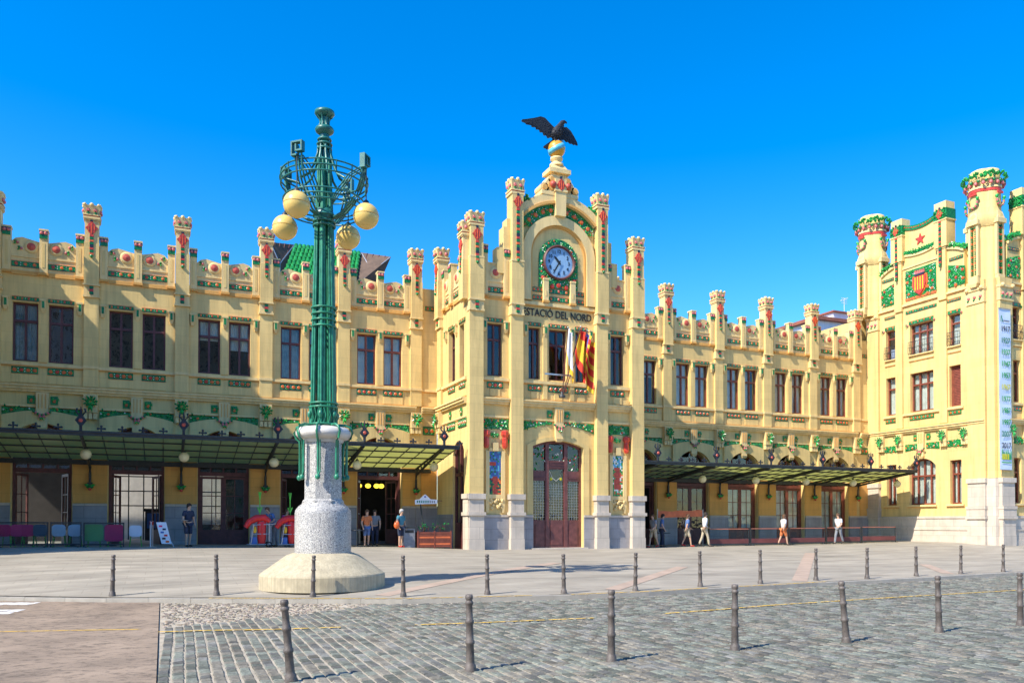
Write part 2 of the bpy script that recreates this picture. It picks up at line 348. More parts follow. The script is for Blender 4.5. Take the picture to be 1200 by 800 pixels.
for i, (a, b) in enumerate(zip(kx, kx[1:])):
    m = M(); ya, yb = lerp(KERB, a), lerp(KERB, b); d = .003; j = rnd.uniform(-.006, .006)
    vs = [(a + d, ya, ROAD - .05), (b - d, yb, ROAD - .05), (b - d, yb + .26, ROAD - .05), (a + d, ya + .26, ROAD - .05), (a + d, ya + .02, PAVE0 + j), (b - d, yb + .02, PAVE0 + j), (b - d, yb + .26, PAVE0 + .004 + j), (a + d, ya + .26, PAVE0 + .004 + j)]
    m.add(vs, [(4, 5, 6, 7), (0, 1, 5, 4), (1, 2, 6, 5), (2, 3, 7, 6), (3, 0, 4, 7)], 'kerb_stone'); ob('kerb_stone', m, KR)
def sheet(name, pts, m, kind='structure', parent=None):
    q = M(); q.add(pts, [tuple(range(len(pts)))], m)
    return ob(name, q, parent, **({'kind': kind} if kind else {}))
def strip(name, pts, wd, m, parent=None, zf=None, gaps=()):
    q = M(); n = len(pts)
    for i in range(n - 1):
        if i in gaps: continue
        a, b = Vector(pts[i]), Vector(pts[i + 1]); d = (b - a).normalized(); u = Vector((-d.y, d.x)) * wd / 2
        P = [a - u, b - u, b + u, a + u]; q.add([(p.x, p.y, zf(p.x, p.y)) for p in P], [(0, 1, 2, 3)], m)
    return ob(name, q, parent, kind='structure')
# brown tarmac lane on the left
pts = [(-.06, 3, ROAD + .02)] + [(-.06, lerp(KERB, -.06) - .005, ROAD + .02)] + [(x, lerp(KERB, x) - .005, ROAD + .02) for x in (-1.1, -3.7, -12, -30)] + [(-30, 3, ROAD + .02)]
sheet('tarmac_lane', pts, 'tarmac')
zr = lambda x, y: ROAD + .024
for (a, b) in ((21.75, 21.15), (20.1, 19.2)):
    sheet('zebra_stripe', [(-6, b + 1.0, zr(0, 0)), (-2.75 - (21.5 - b) * .05, b - .05, zr(0, 0)), (-2.6 - (21.5 - a) * .05, a - .1, zr(0, 0)), (-6, a + .9, zr(0, 0))], 'white_paint')
ty = [(-6, 17.5), (-4, 16.65), (-2.5, 16.1), (-1.2, 15.75), (-.35, 15.5)]
strip('yellow_line', ty, .07, 'yellow_paint', zf=zr)
# cobbled street: bedding and setts
sheet('cobbled_street', [(-.05, 2.5, ROAD - .004)] + [(60, 2.5, ROAD - .004), (60, 23, ROAD - .004)] + [(x, lerp(KERB, x) - .004, ROAD - .004) for x in (42, 34, 27.6, 25.2, 22.7, 20.3, 18.2, 15.8, 13.5, 11.2, 9.2, 7.3, 5.2, 3.3, 1.2, -.05)], 'grout')
CS = bpy.data.objects['cobbled_street']
PEB = [(-.05, 15.75), (1.2, 16.15), (2.2, 16.65), (3.6, 17.55), (4.6, 18.3), (5.6, 18.3)]
def sett(mm, x, y, wx, wy, h, t, tl=0, yaw=0, base=0.0):
    mm.t = t; e = .014; c, s_ = cos(yaw), sin(yaw); vs = []
    for (k, z0) in ((1.0, base - .03), (1.0, base + h - .012), (None, base + h)):
        for (a, b) in ((-1, -1), (1, -1), (1, 1), (-1, 1)):
            px, py = a * (wx / 2 - (e if k is None else 0)), b * (wy / 2 - (e if k is None else 0))
            vs.append((x + px * c - py * s_, y + px * s_ + py * c, z0 + (px * tl if z0 > base else 0)))
    mm.add(vs, [(8, 9, 10, 11)] + [(i, (i + 1) % 4, (i + 1) % 4 + 4, i + 4) for i in range(4)] + [(i + 4, (i + 1) % 4 + 4, (i + 1) % 4 + 8, i + 8) for i in range(4)], 'cobble')
def stint():
    k = rnd.uniform(.55, 1.35); h = rnd.random()
    c = (.90, 1.0, .94) if h < .45 else (.95, .98, 1.0) if h < .7 else (1.05, 1.01, .93)
    return tuple(min(2, v * k) for v in c)
stones = []
pit = .158
for i in range(0, 240):
    x = .06 + i * pit; y = 5.2 + rnd.uniform(0, .2)
    wob = rnd.uniform(-.008, .008)
    while y < 23:
        ly = rnd.uniform(.17, .27)
        yc = y + ly / 2; kb = lerp(KERB, x)
        bend = .05 * sin(yc * .5 + i * .02)
        lim = min(kb - .12, lerp(PEB, x)) if x < 5.6 else kb - .12
        dpt = yc * .918 + x * .395; lat = (x * .918 - yc * .395) / dpt
        if yc < lim and abs(lat) < .75 and dpt > 8.2:
            stones.append((dpt if abs(lat) < .63 and dpt > 9.35 else dpt + 3, x + wob + bend, yc, pit - .028 + rnd.uniform(-.009, .009), ly - .024))
        y += ly
stones.sort()
variants = []
for k in range(14):
    q = M(); sett(q, 0, 0, .128, .2, .012, stint(), rnd.uniform(-.06, .06)); variants.append(q.mesh('cobblestone'))
for d, x, y, wx, wy in stones[:300]:
    ob('cobblestone', rnd.choice(variants), CS, T((x, y, ROAD + rnd.uniform(-.003, .004))) @ Matrix.Rotation(rnd.uniform(-.05, .05), 4, 'Z') @ Matrix.Diagonal((wx / .128, wy / .2, 1, 1)))
q = M()
for d, x, y, wx, wy in stones[300:]:
    sett(q, x, y, wx, wy, .012 + rnd.uniform(-.004, .004), stint(), rnd.uniform(-.07, .07), rnd.uniform(-.05, .05), ROAD)
ob('cobblestone', q, CS, kind='stuff')
q = M()
for i in range(2600):
    x = rnd.uniform(0, 5.6); y = rnd.uniform(15.8, 20.6); lo = lerp(PEB, x) + .02; hi = lerp(KERB, x) - .05
    if not lo < y < hi: continue
    r = rnd.uniform(.028, .06); k = rnd.uniform(.6, 1.5); q.t = (k * rnd.uniform(.95, 1.1), k, k * rnd.uniform(.85, 1.1)); n = 6
    vs = [(x + r * cos(pi * j / 3) * rnd.uniform(.8, 1.2), y + r * sin(pi * j / 3) * rnd.uniform(.8, 1.2), ROAD - .02) for j in range(n)]
    vs += [(x + (a - x) * .6, y + (b - y) * .6, ROAD + .012) for a, b, c_ in vs]
    q.add(vs, [(j, (j + 1) % n, (j + 1) % n + n, j + n) for j in range(n)] + [tuple(range(n, 2 * n))], 'pebble')
ob('pebble_bed', q, CS, kind='stuff')
yl = [(-.06, 15.0), (.8, 14.85), (1.6, 14.6), (2.9, 14.4), (4.2, 14.2), (5.6, 14.0), (7.7, 13.85), (9.4, 13.95), (11, 14.15), (12.4, 14.4), (15, 14.6), (18, 14.8), (21.7, 14.95), (30, 15.4)]
strip('yellow_line', yl, .085, 'yellow_paint', zf=lambda x, y: ROAD + .027, gaps=(3, 6))
kl = [(x, lerp(KERB, x) + .10) for x in (1.0, 2.2, 3.3, 4.2, 5.2, 6.2, 7.3, 8.2, 9.2, 10.2, 11.2, 12.4, 13.5, 14.6, 15.8, 17, 18.2)]
strip('yellow_line', kl, .09, 'yellow_paint', zf=lambda x, y: PAVE0 + .016, gaps=(7, 12))
zp = lambda x, y: g(x, y) + .009
def seg(a, b, n=10): return [(a[0] + (b[0] - a[0]) * i / n, a[1] + (b[1] - a[1]) * i / n) for i in range(n + 1)]
for a, b, wd in (((4.8, 18.95), (13.2, 26.5), .42), ((10.7, 18.3), (16.9, 24), .42), ((17.5, 18.9), (27.5, 29), .45), ((27.4, 22.8), (24.7, 19.6), .4)):
    strip('red_paving_band', seg(a, b), wd, 'red_slab', zf=zp)
m = M(); m.box(-1.0, .2, 33.4, 33.7, .27, .292, 'iron'); ob('drain_grate', m, kind='structure')

# ------------------------------------------------------------------ the station building
YW, YP, XC = 39.2, 34.8, 17.4
ST = thing('station_building', 'long yellow railway station with arched clock gable, pinnacled wings and a corner tower', 'building', (XC, YP, 0))
def grid_wall(mm, x0, x1, z0, z1, holes, y0, y1, m):
    zs = sorted({z0, z1, *[h[2] for h in holes], *[h[3] for h in holes]})
    for za, zb in zip(zs, zs[1:]):
        act = sorted(h[:2] for h in holes if h[2] <= za and h[3] >= zb); x = x0
        for a, b in act + [(x1, x1)]:
            if a > x: mm.box(x, a, y0, y1, za, zb, m)
            x = b
def arc(x0, x1, zs, zc, n=12):   # segmental arch points from (x0,zs) over crown zc to (x1,zs)
    hw = (x1 - x0) / 2; h = zc - zs; r = (hw * hw + h * h) / (2 * h); cx = (x0 + x1) / 2; a = math.asin(min(1, hw / r))
    return [(cx + r * sin(-a + 2 * a * i / n), zc - r + r * cos(-a + 2 * a * i / n)) for i in range(n + 1)]
@cached
def tile_band(w, h, n, seed):
    q = M(); rr = random.Random(seed); q.box(0, w, -.035, .03, 0, h, 'tile_green')
    q.box(0, w, -.042, .02, -.018, 0, 'tile_dark'); q.box(0, w, -.042, .02, h, h + .018, 'tile_orange' if seed % 2 else 'tile_dark')
    for i in range(n):
        x = w * (i + .5) / n; r = min(h * .36, w / n * .4)
        q.bud((x, -.035, h / 2), r, 'tile_orange' if (i + seed) % 3 else 'tile_red', .4)
        for k in range(2):
            q.bud((x + w / n * .5 * (1 if i < n - 1 else -1), -.035, h * (.28 + .44 * k)), h * .09, 'tile_white', .3)
        for k in range(4):
            q.leaf((x + rr.uniform(-.4, .4) * w / n, -.04, h * rr.uniform(.2, .8)), (rr.uniform(-1, 1), 0, rr.uniform(-1, 1)), h * .3, h * .09, 'leaf_green')
    return q
def flowers(q, inside, x0, x1, z0, z1, n, seed, y=-.035, orange=.07, cols=('tile_red', 'tile_orange')):
    rr = random.Random(seed); done = []
    k = 0
    while k < n:
        x, z = rr.uniform(x0, x1), rr.uniform(z0, z1); k += 1
        if not inside(x, z): continue
        t = rr.random()
        if t < .1 and all((x - a) ** 2 + (z - b) ** 2 > (orange * 3.4) ** 2 for a, b in done):
            done.append((x, z)); q.bud((x, y - .012, z), orange * rr.uniform(.85, 1.15), rr.choice(cols), .55)
        elif t < .26: q.bud((x, y, z), .032, 'tile_white', .4)
        else: q.leaf((x, y, z), (rr.uniform(-1, 1), 0, rr.uniform(-1, 1)), rr.uniform(.10, .17), .035, rr.choice(['leaf_green', 'tile_green', 'leaf_green']))
    return q
@cached
def garland_band(flip):
    q = M(); top = [(.33 + i * .1, 6.14) for i in range(13)]; a = arc(-.1, 3.72, 5.62, 6.02, 24)
    def lowz(x):
        return lerp(a, x)
    bot = [(x, lowz(x)) for x, z in top]
    if flip: top = [(3.62 - x, z) for x, z in top][::-1]; bot = [(3.62 - x, z) for x, z in bot][::-1]
    q.band(top, bot, -.03, .03, 'tile_green')
    x0, x1 = top[0][0], top[-1][0]
    flowers(q, lambda x, z: lerp(bot, x) + .05 < z < 6.1, x0 + .05, x1 - .05, 5.6, 6.1, 150, 3 + flip, -.03, .055)
    return q
@cached
def square_tile(): 
    q = M(); q.box(-.14, .14, -.035, .03, 0, .36, 'tile_green'); q.bud((0, -.035, .15), .085, 'tile_orange', .5)
    for k in range(8): q.leaf((-.1 + .03 * k, -.04, .18), (cos(k), 0, .4 + sin(k)), .13, .03, 'leaf_green')
    return q
@cached
def leaf_ornament():
    q = M(); rr = random.Random(5)
    for k in range(36):
        a = 2 * pi * k / 9 + rr.uniform(-.2, .2); r = .04 + .05 * (k // 9); q.leaf((r * cos(a), -.02 - rr.uniform(0, .05), r * .8 * sin(a)), (cos(a), -.25, sin(a) * .9), rr.uniform(.11, .18), .045, rr.choice(['leaf_green', 'tile_green']))
    for k in (-1, 1): q.leaf((0, -.04, -.1), (.2 * k, -.1, -1), .38, .06, 'leaf_green')
    return q
@cached
def capital(w):
    q = M(); s = w
    q.box(-s - .02, s + .02, -s - .02, s + .02, 0, .09, 'trim'); q.box(-s, s, -s, s, .09, .14, 'medallion_red')
    q.box(-s - .03, s + .03, -s - .03, s + .03, .14, .21, 'trim')
    q.frus((-s + .04, s - .04, -s + .04, s - .04), .21, (-s - .03, s + .03, -s - .03, s + .03), .58, 'trim')
    for i in (-1, 0, 1):
        for sx, sy in ((1, 0), (0, 1)):
            for sg in (-1, 1):
                c = (i * s * .85 * sx + sg * (s + .0) * sy, i * s * .85 * sy + sg * (s + .0) * sx)
                q.ball((c[0], c[1], .60), .065 if i else .09, 'trim', 8, (1, 1, 1.0))
    for sg in (-1, 1):
        q.bud((sg * s * .45, -s - .005, .36), .085, 'tile_pink', .9); q.bud((sg * s * .45, -s + .02, .24), .075, 'tile_green', .8)
        q.ball((-s - .01, sg * s * .45, .36), .085, 'tile_pink', 6); q.ball((-s + .01, sg * s * .45, .24), .07, 'tile_green', 6)
        q.ball((s + .01, sg * s * .45, .36), .085, 'tile_pink', 6)
    return q
@cached
def diamond_tile(side):
    q = M(); h, w_ = .29, .245
    pts = [(0, -h), (w_ * .55, -h * .55), (w_ * .6, -h * .3), (w_, 0), (w_ * .6, h * .3), (w_ * .55, h * .55), (0, h), (-w_ * .55, h * .55), (-w_ * .6, h * .3), (-w_, 0), (-w_ * .6, -h * .3), (-w_ * .55, -h * .55)]
    q.prism(pts, -.05, .03, 'tile_red')
    for k in (-1, 0, 1): q.box(k * .11 - .018, k * .11 + .018, -.066, 0, -h * (.75 - .4 * abs(k)), h * (.75 - .4 * abs(k)), 'tile_orange')
    q.box(-.05, .05, -.04, .03, h, h + .12, 'tile_dark')
    return q
@cached
def tile_strip(L, n):
    q = M(); q.box(-.065, .065, -.03, .03, -L, 0, 'tile_dark')
    for i in range(n):
        z = -L * (i + .5) / n; hh = L / n * .36
        q.box(-.075, .075, -.05, 0, z - hh, z + hh, ['tile_red', 'tile_green', 'tile_orange', 'tile_green', 'tile_dark'][i % 5])
    q.ball((0, -.05, -L - .05), .075, 'tile_green', 6)
    return q
@cached
def medallion():
    q = M(); n = 18
    for r0, r1, y0, y1, m in ((.27, .20, -.02, -.07, 'trim'), (.205, .14, -.03, -.09, 'medallion_red'), (.14, 0.02, -.09, -.12, 'medallion_red')):
        a = [(r0 * cos(2 * pi * i / n), y0, r0 * sin(2 * pi * i / n)) for i in range(n)]; b = [(r1 * cos(2 * pi * i / n), y1, r1 * sin(2 * pi * i / n)) for i in range(n)]
        q.loft([a, b], m, False, False); q.add(b, [tuple(range(n))], m)
    return q
@cached
def rosette(): 
    q = M(); q.ball((0, -.02, 0), .06, 'tile_pink', 6); q.ball((-.09, -.02, .05), .055, 'tile_green', 6); q.leaf((-.05, -.03, -.02), (-1, -.1, -.7), .13, .04, 'leaf_green'); return q
@cached
def merlon(w, z0, z1, d):
    q = M(); q.box(-w, w, -d, .2, z0 + .1, z1 - .08, 'trim'); q.box(-w - .03, w + .03, -d - .03, .2, z0, z0 + .1, 'ochre'); q.box(-w - .02, w + .02, -d - .02, .25, z1 - .08, z1, 'trim')
    q.box(-w * .35, w * .35, -d - .012, 0, z0 + .3, z1 - .6, 'plaster')
    return q
@cached
def merlon_tile(w):
    q = M(); q.box(-w, w, -.03, .02, 0, .15, 'tile_green'); q.box(-w, w, -.025, .02, .15, .32, 'tile_dark')
    for k in (-1, 1): q.ball((k * w * .5, -.03, .22), .075, 'tile_pink', 6, (1, .7, 1))
    return q
@cached
def console_tile():
    q = M(); q.box(-.09, .09, -.13, .02, .02, .36, 'trim'); q.box(-.045, .045, -.16, 0, .05, .34, 'tile_green'); q.box(-.12, .12, -.15, .02, .36, .43, 'trim'); q.frus((-.05, .05, -.08, .02), -.12, (-.08, .08, -.13, .02), .02, 'trim'); return q
@cached
def window_frame(w, h, nx, tr, fm):   # origin bottom-left of the opening
    q = M(); t = .075; y0, y1 = .20, .29
    q.box(0, t, y0, y1, 0, h, fm); q.box(w - t, w, y0, y1, 0, h, fm); q.box(t, w - t, y0, y1, h - t, h, fm); q.box(t, w - t, y0, y1, 0, t + .02, fm)
    if tr: q.box(t, w - t, y0 - .02, y1 - .004, tr - .05, tr + .05, fm)
    for i in range(1, nx): x = w * i / nx; q.box(x - .045, x + .045, y0 - .012, y1 - .008, t + .02, h - t, fm)
    return q
@cached
def pane(w, h): q = M(); q.box(0, w, 0, .012, 0, h, 'glass'); return q
@cached
def curtain(w, h, m):
    q = M(); n = 14; a = [(w * i / n, .012 * (-1) ** i, 0) for i in range(n + 1)]; b = [(x, y, h) for x, y, z in a]
    a2 = [(x, y + .01, z) for x, y, z in a]; b2 = [(x, y + .01, z) for x, y, z in b]
    q.add(a + b, [(i, i + 1, i + n + 2, i + n + 1) for i in range(n)], m); q.add(a2 + b2, [(i + 1, i, i + n + 1, i + n + 2) for i in range(n)], m); return q
@cached
def shutter(w, h):
    q = M(); q.box(0, .05, 0, .04, 0, h, 'wood_red'); q.box(w - .05, w, 0, .04, 0, h, 'wood_red'); n = int(h / .09)
    for i in range(n): z = h * i / n; q.frus((.05, w - .05, .0, .02), z, (.05, w - .05, .03, .05), z + h / n * .93, 'wood_red')
    return q
def window(fac, x, z, w, h, nx=2, tr=1.72, fm='wood', fill=None, fill_label=None):
    wn = ob('window', window_frame(w, h, nx, tr, fm), ST, fac @ T((x, 0, z))); t = .075; e = .004
    if fill == 'shutter':
        ob('shutter', shutter(w - 2 * t, h - 2 * t), wn, fac @ T((x + t, .21, z + t))); return wn
    cw = w / nx
    rows = [(t + .02, (tr - .05 if tr else h - t))] + ([(tr + .05, h - t)] if tr else [])
    for i in range(nx):
        xa = (t if i == 0 else cw * i + .045); xb = (w - t if i == nx - 1 else cw * (i + 1) - .045)
        for a, b in rows: ob('pane', pane(round(xb - xa, 3), round(b - a, 3)), wn, fac @ T((x + xa, .25, z + a)))
    if fill == 'reflection_blind': k = rnd.choice([.35, .5, .7]); ob('reflection_blind', curtain(round(w - 2 * t, 3), round((h - t) * k, 3), 'curtain'), wn, fac @ T((x + t, .36, z + (h - t) * (1 - k))))
    elif fill: k = rnd.choice([1, 1, .62]) if w < 1.2 else 1; ob('curtain', curtain(round((w - 2 * t) * k, 3), round(h - t - .05, 3), fill), wn, fac @ T((x + t + rnd.choice([0, 1]) * (w - 2 * t) * (1 - k), .36, z + .05)))
    return wn
def put(name, me, fac, x, z, y=0, parent=None): return ob(name, me, parent or ST, fac @ T((x, y, z)))
B = 3.62
WZ0, WZ1 = 8.06, 10.54
@cached
def pilaster(): 
    q = M(); q.box(-.29, .29, -.13, .05, 7.12, 10.97, 'plaster'); q.box(-.30, .30, -.17, .03, 7.90, 8.02, 'trim')
    q.box(-.27, .27, -.24, .05, 6.02, 6.77, 'trim'); 
    for k in (-1, 0, 1): q.box(k * .18 - .07, k * .18 + .07, -.20, .05, 5.74, 6.0, 'trim')
    for k in (-1, 0, 1): q.box(k * .16 - .025, k * .16 + .025, -.262, 0, 6.25, 6.72, 'ochre')
    q.box(-.33, .33, -.22, .05, 10.97, 11.06, 'trim'); q.box(-.30, .30, -.20, .05, 11.06, 11.46, 'trim'); q.box(-.33, .33, -.30, .05, 11.46, 11.52, 'trim')
    return q
@cached
def block_tile():
    q = M(); q.box(-.065, .065, -.03, .03, 0, .36, 'tile_dark'); 
    for i, m in enumerate(('tile_green', 'tile_red', 'tile_green')): q.box(-.08, .08, -.05, 0, .02 + .12 * i, .11 + .12 * i, m)
    return q
@cached
def pinnacle(z1): 
    q = M(); q.box(-.29, .29, -.28, .30, 11.52, 13.3, 'plaster'); q.box(-.27, .27, -.26, .27, 13.3, z1, 'trim'); q.box(-.31, .31, -.30, .31, z1 - .06, z1 - .001, 'trim'); return q
def full_pinnacle(fac, x, zc=14.32, w=.31, lower=True, side=None, L=1.0):
    p = put('pinnacle', pinnacle(zc), fac, x, 0)
    ob('capital', capital(w), p, fac @ T((x, 0, zc)))
    ob('diamond_tile', diamond_tile(0), p, fac @ T((x, -.26, zc - .40))); ob('tile_strip', tile_strip(L - .1, 8), p, fac @ T((x, -.26, zc - .66)))
    if side:
        mw = fac @ T((x + side * .27, 0, 0)) @ Matrix.Rotation(R(90 * side), 4, 'Z'); ob('diamond_tile', diamond_tile(0), p, mw @ T((0, 0, zc - .40))); ob('tile_strip', tile_strip(L - .1, 8), p, mw @ T((0, 0, zc - .66)))
    return p
def wing_pilaster(fac, x, **kw):
    p = put('pilaster', pilaster(), fac, x, 0); ob('tile_block', block_tile(), p, fac @ T((x, -.20, 11.08))); ob('leaf_ornament', leaf_ornament(), p, fac @ T((x, -.27, 6.47)))
    full_pinnacle(fac, x, **kw)
@cached
def wing_wall(w, z_door, crown):
    q = M(); c = B / 2
    pts = [(0, 0), (.70, 0), (.70, z_door)] + arc(.70, 2.92, z_door, crown)[1:-1] + [(2.92, z_door), (2.92, 0), (B, 0), (B, 6.95), (0, 6.95)]
    q.prism(pts, 0, .5, 'plaster')
    grid_wall(q, 0, B, 6.95, 11.95, [(.68, 1.62, WZ0, WZ1), (2.0, 2.94, WZ0, WZ1)], 0, .5, 'plaster')
    return q
@cached
def archivolt():
    q = M(); o = arc(-.1, 3.72, 5.62, 6.02, 28); i_ = arc(.58, 3.04, 4.62, 5.48, 28)
    i2 = [(.34 + (2.94) * k / 20, 0) for k in range(21)]
    top = [(x, lerp(o, x) - .02) for x, _ in i2]; bot = [(x, (lerp(i_, x) if .58 <= x <= 3.04 else 4.62)) for x, _ in i2]
    q.band(top, bot, -.15, .02, 'plaster'); return q
@cached
def cornice(w):
    q = M(); q.box(0, w, -.12, .03, 6.78, 6.88, 'trim'); q.box(0, w, -.20, .03, 6.88, 7.0, 'trim'); q.box(0, w, -.26, .03, 7.0, 7.07, 'trim'); q.box(0, w, -.10, .03, 7.07, 7.13, 'ochre'); return q
@cached
def moulding(w, z0, z1, d, m): q = M(); q.box(0, w, -d, .03, z0, z1, m); q.box(0, w, -d * .6, .03, z0 - .05, z0, 'ochre'); return q
@cached
def parapet_panel(flip):
    q = M(); top = [(0, 13.05), (.15, 13.2), (.4, 13.27), (.7, 13.2), (1.05, 13.12)]
    pts = [(0, 11.76)] + top + [(1.05, 11.76)]
    if flip: pts = [(1.05 - x, z) for x, z in pts]
    q.prism(pts, -.02, .2, 'trim'); q.box(0, 1.05, -.07, .18, 11.68, 11.84, 'ochre'); q.box(0, 1.05, -.06, .1, 12.42, 12.50, 'trim')
    return q
@cached
def keystone():
    q = M(); q.prism([(-.24, 6.76), (.24, 6.76), (.19, 5.3), (-.19, 5.3)], -.16, .03, 'trim')
    for k in (-1, 0, 1): q.box(k * .13 - .02, k * .13 + .02, -.18, 0, 6.1, 6.7, 'ochre')
    q.frus((-.14, .14, -.14, .02), 5.16, (-.19, .19, -.2, .02), 5.3, 'trim')
    return q
@cached
def key_garland():
    q = M()
    for k in range(9):
        t = k / 8; x = -.30 + .6 * t; z = -.14 * sin(pi * t); q.ball((x, -.04, z), .06, 'tile_pink' if k % 2 else 'tile_green', 6)
    for k in (-1, 1): q.ball((.06 * k, -.06, -.22), .07, 'tile_pink', 6); q.leaf((0, -.05, -.2), (k * .5, -.1, -1), .2, .05, 'leaf_green')
    return q
@cached
def sill_panel(w): q = M(); q.box(0, w, -.03, .02, 7.16, 7.50, 'plaster'); return q
@cached
def dado(w, h): q = M(); q.box(0, w, -.09, .02, -.3, h - .1, 'dado'); q.box(0, w, -.12, .02, h - .1, h, 'stone'); return q
@cached
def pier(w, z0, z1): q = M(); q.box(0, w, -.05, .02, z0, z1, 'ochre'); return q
@cached
def door_frame(w, h, kind):
    q = M(); t = .11; fm = 'wood' if kind != 'red' else 'wood_red'; y0, y1 = .26, .38
    q.box(0, t, y0, y1, 0, h, fm); q.box(w - t, w, y0, y1, 0, h, fm); q.box(t, w - t, y0, y1, h - t, h, fm)
    q.box(t, w - t, y0 - .03, y1 - .005, 3.42, 3.60, fm)
    for i in (1, 2, 3): x = w * i / 4; q.box(x - .03, x + .03, y0 + .01, y1 - .01, 3.60, h - t, fm)
    return q
@cached
def door_leaf(w, h, fm):
    q = M(); t = .11; q.box(0, t, 0, .06, 0, h, fm); q.box(w - t, w, 0, .06, 0, h, fm); q.box(t, w - t, 0, .058, h - t, h, fm); q.box(t, w - t, 0, .058, 0, .95, fm)
    q.box(t + .08, w - t - .08, -.02, .02, .15, .80, fm); q.box(t + .16, w - t - .16, -.03, 0, .25, .70, 'wood')
    x = w / 2; q.box(x - .018, x + .018, .01, .045, .95, h - t, fm)
    for k in (1, 2): z = .95 + (h - t - .95) * k / 3; q.box(t, w - t, .01, .044, z - .018, z + .018, fm)
    return q
def wing_door(fac, x, kind, fill=None):
    w = 2.22; h = 4.62; d = put('door', door_frame(w, h, kind), fac, x, 0); fm = 'wood_red' if kind == 'red' else 'wood'
    for i in range(4): ob('pane', pane(.42, .86), d, fac @ T((x + .12 + i * .53 - (.02 if i else 0), .31, 3.62)))
    ob('lunette', cached_lunette(), d, fac @ T((x, .3, 4.62)))
    lw = 1.0
    if kind == 'open':
        for s_, xx in ((1, .11), (-1, w - .11)):
            mw = fac @ T((x + xx, .36, .02)) @ Matrix.Rotation(R(70 if s_ > 0 else 110), 4, 'Z'); l = ob('door_leaf', door_leaf(lw, 3.38, fm), d, mw)
    else:
        for xx in (.11, 1.11): 
            mw = fac @ T((x + xx, .29, .02)); ob('door_leaf', door_leaf(lw, 3.38, fm), d, mw); ob('pane', pane(.78, 2.3), d, mw @ T((.11, .024, .96)))
            if fill: ob('curtain', curtain(.8, 2.3, fill), d, mw @ T((.1, .12, .96)))
@cached
def cached_lunette():
    q = M(); a = arc(0, 2.22, 0, .86, 16); a2 = arc(.1, 2.12, 0, .75, 16)
    q.band(a, a2, 0, .1, 'wood_red'); q.band(a2, [(x, 0) for x, z in a2], .04, .05, 'glass')
    for i in (1, 2, 3): q.box(2.22 * i / 4 - .03, 2.22 * i / 4 + .03, .01, .09, 0, .48, 'wood_red')
    return q
def wing_bay(fac, x0, dado_h, kind, fill_up, fill_dn, door=True):
    f = fac @ T((x0, 0, 0)); P = lambda n, me, x, z=0, y=0: put(n, me, f, x, z, y)
    P('wall', wing_wall(B, 4.62, 5.48), 0); P('cornice', cornice(B - .004), .002); P('moulding', moulding(B - .004, 7.88, 8.0, .09, 'trim'), .002)
    P('moulding', moulding(B - .62, 6.16, 6.22, .05, 'trim'), .31)
    for x in (.68, 2.0):
        i = 0 if x < 1 else 1
        window(f, x, WZ0, .94, WZ1 - WZ0, 2, 1.72, 'wood' if fill_up is None else 'wood_red', fill_up or rnd.choice([None, 'reflection_grey', None, 'reflection_blind']))  # added blinds and grey curtains stand in for reflections in the panes
        P('tile_band', tile_band(.98, .13, 4, 1), x - .02, 10.62); P('tile_band', tile_band(.98, .25, 4, 2), x - .02, 7.56); P('sill_panel', sill_panel(.98), x - .02)
    for x in (.44, 1.81, 3.18): P('console', console_tile(), x, 10.28)
    P('window_pier', moulding(.30, 8.06, 10.24, .04, 'plaster'), 1.66)
    for x, fl in ((.61, 0), (1.96, 1)):
        pp = P('parapet_panel', parapet_panel(fl), x)
        cx = x + (.74 if not fl else .31)
        ob('medallion', medallion(), pp, f @ T((cx, -.02, 12.88))); ob('tile_band', tile_band(1.0, .21, 3, 3), pp, f @ T((x + .025, -.02, 12.02)))
        mr = Matrix.Identity(4) if not fl else Matrix.Diagonal((-1, 1, 1, 1)); ob('rosette', rosette(), pp, f @ T((cx - .36 * (1 if not fl else -1), -.03, 12.78)) @ mr); ob('rosette', rosette(), pp, f @ T((cx - .50 * (1 if not fl else -1), -.03, 13.02)) @ mr)
    for x, w_ in ((.46, .15), (1.81, .155), (3.16, .15)):
        mm = P('merlon', merlon(w_, 11.72, 13.66, .12 if w_ == .15 else .16), x); ob('merlon_tile', merlon_tile(w_), mm, f @ T((x, -.13 if w_ == .15 else -.17, 13.26)))
    P('archivolt', archivolt(), 0)
    k = P('keystone', keystone(), 1.81); ob('garland', key_garland(), k, f @ T((1.81, -.18, 5.95)))
    P('garland_band', garland_band(0), 0); P('garland_band', garland_band(1), 0)
    for x in (1.38, 2.24): P('square_tile', square_tile(), x, 6.28)
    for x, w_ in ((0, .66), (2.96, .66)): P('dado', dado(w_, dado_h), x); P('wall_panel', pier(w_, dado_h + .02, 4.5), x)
    if door: wing_door(f, .70, kind, fill_dn)
FW = T((0, YW, 0))
XL = [11.60 - B * k for k in range(5, -1, -1)]; XR = [22.93 + B * k for k in range(6)]
ldoor = ['open', 'open', 'closed', 'open', 'open']; 
for k in range(5):
    wing_bay(FW, XL[k], 2.12, ldoor[k], [None, None, None, None, 'curtain'][k], None)
for x in XL: wing_pilaster(FW, x)
rdoor = ['open', 'closed', 'red', 'red', 'red']
for k in range(5): wing_bay(FW, XR[k], 1.72, rdoor[k], [None, 'curtain', 'curtain', 'curtain', 'curtain'][k], [None, None, 'curtain', 'curtain', 'curtain'][k])
for x in XR: wing_pilaster(FW, x)
@cached
def end_wall(w): q = M(); q.box(0, w, 0, .5, -.3, 13.1, 'plaster'); return q
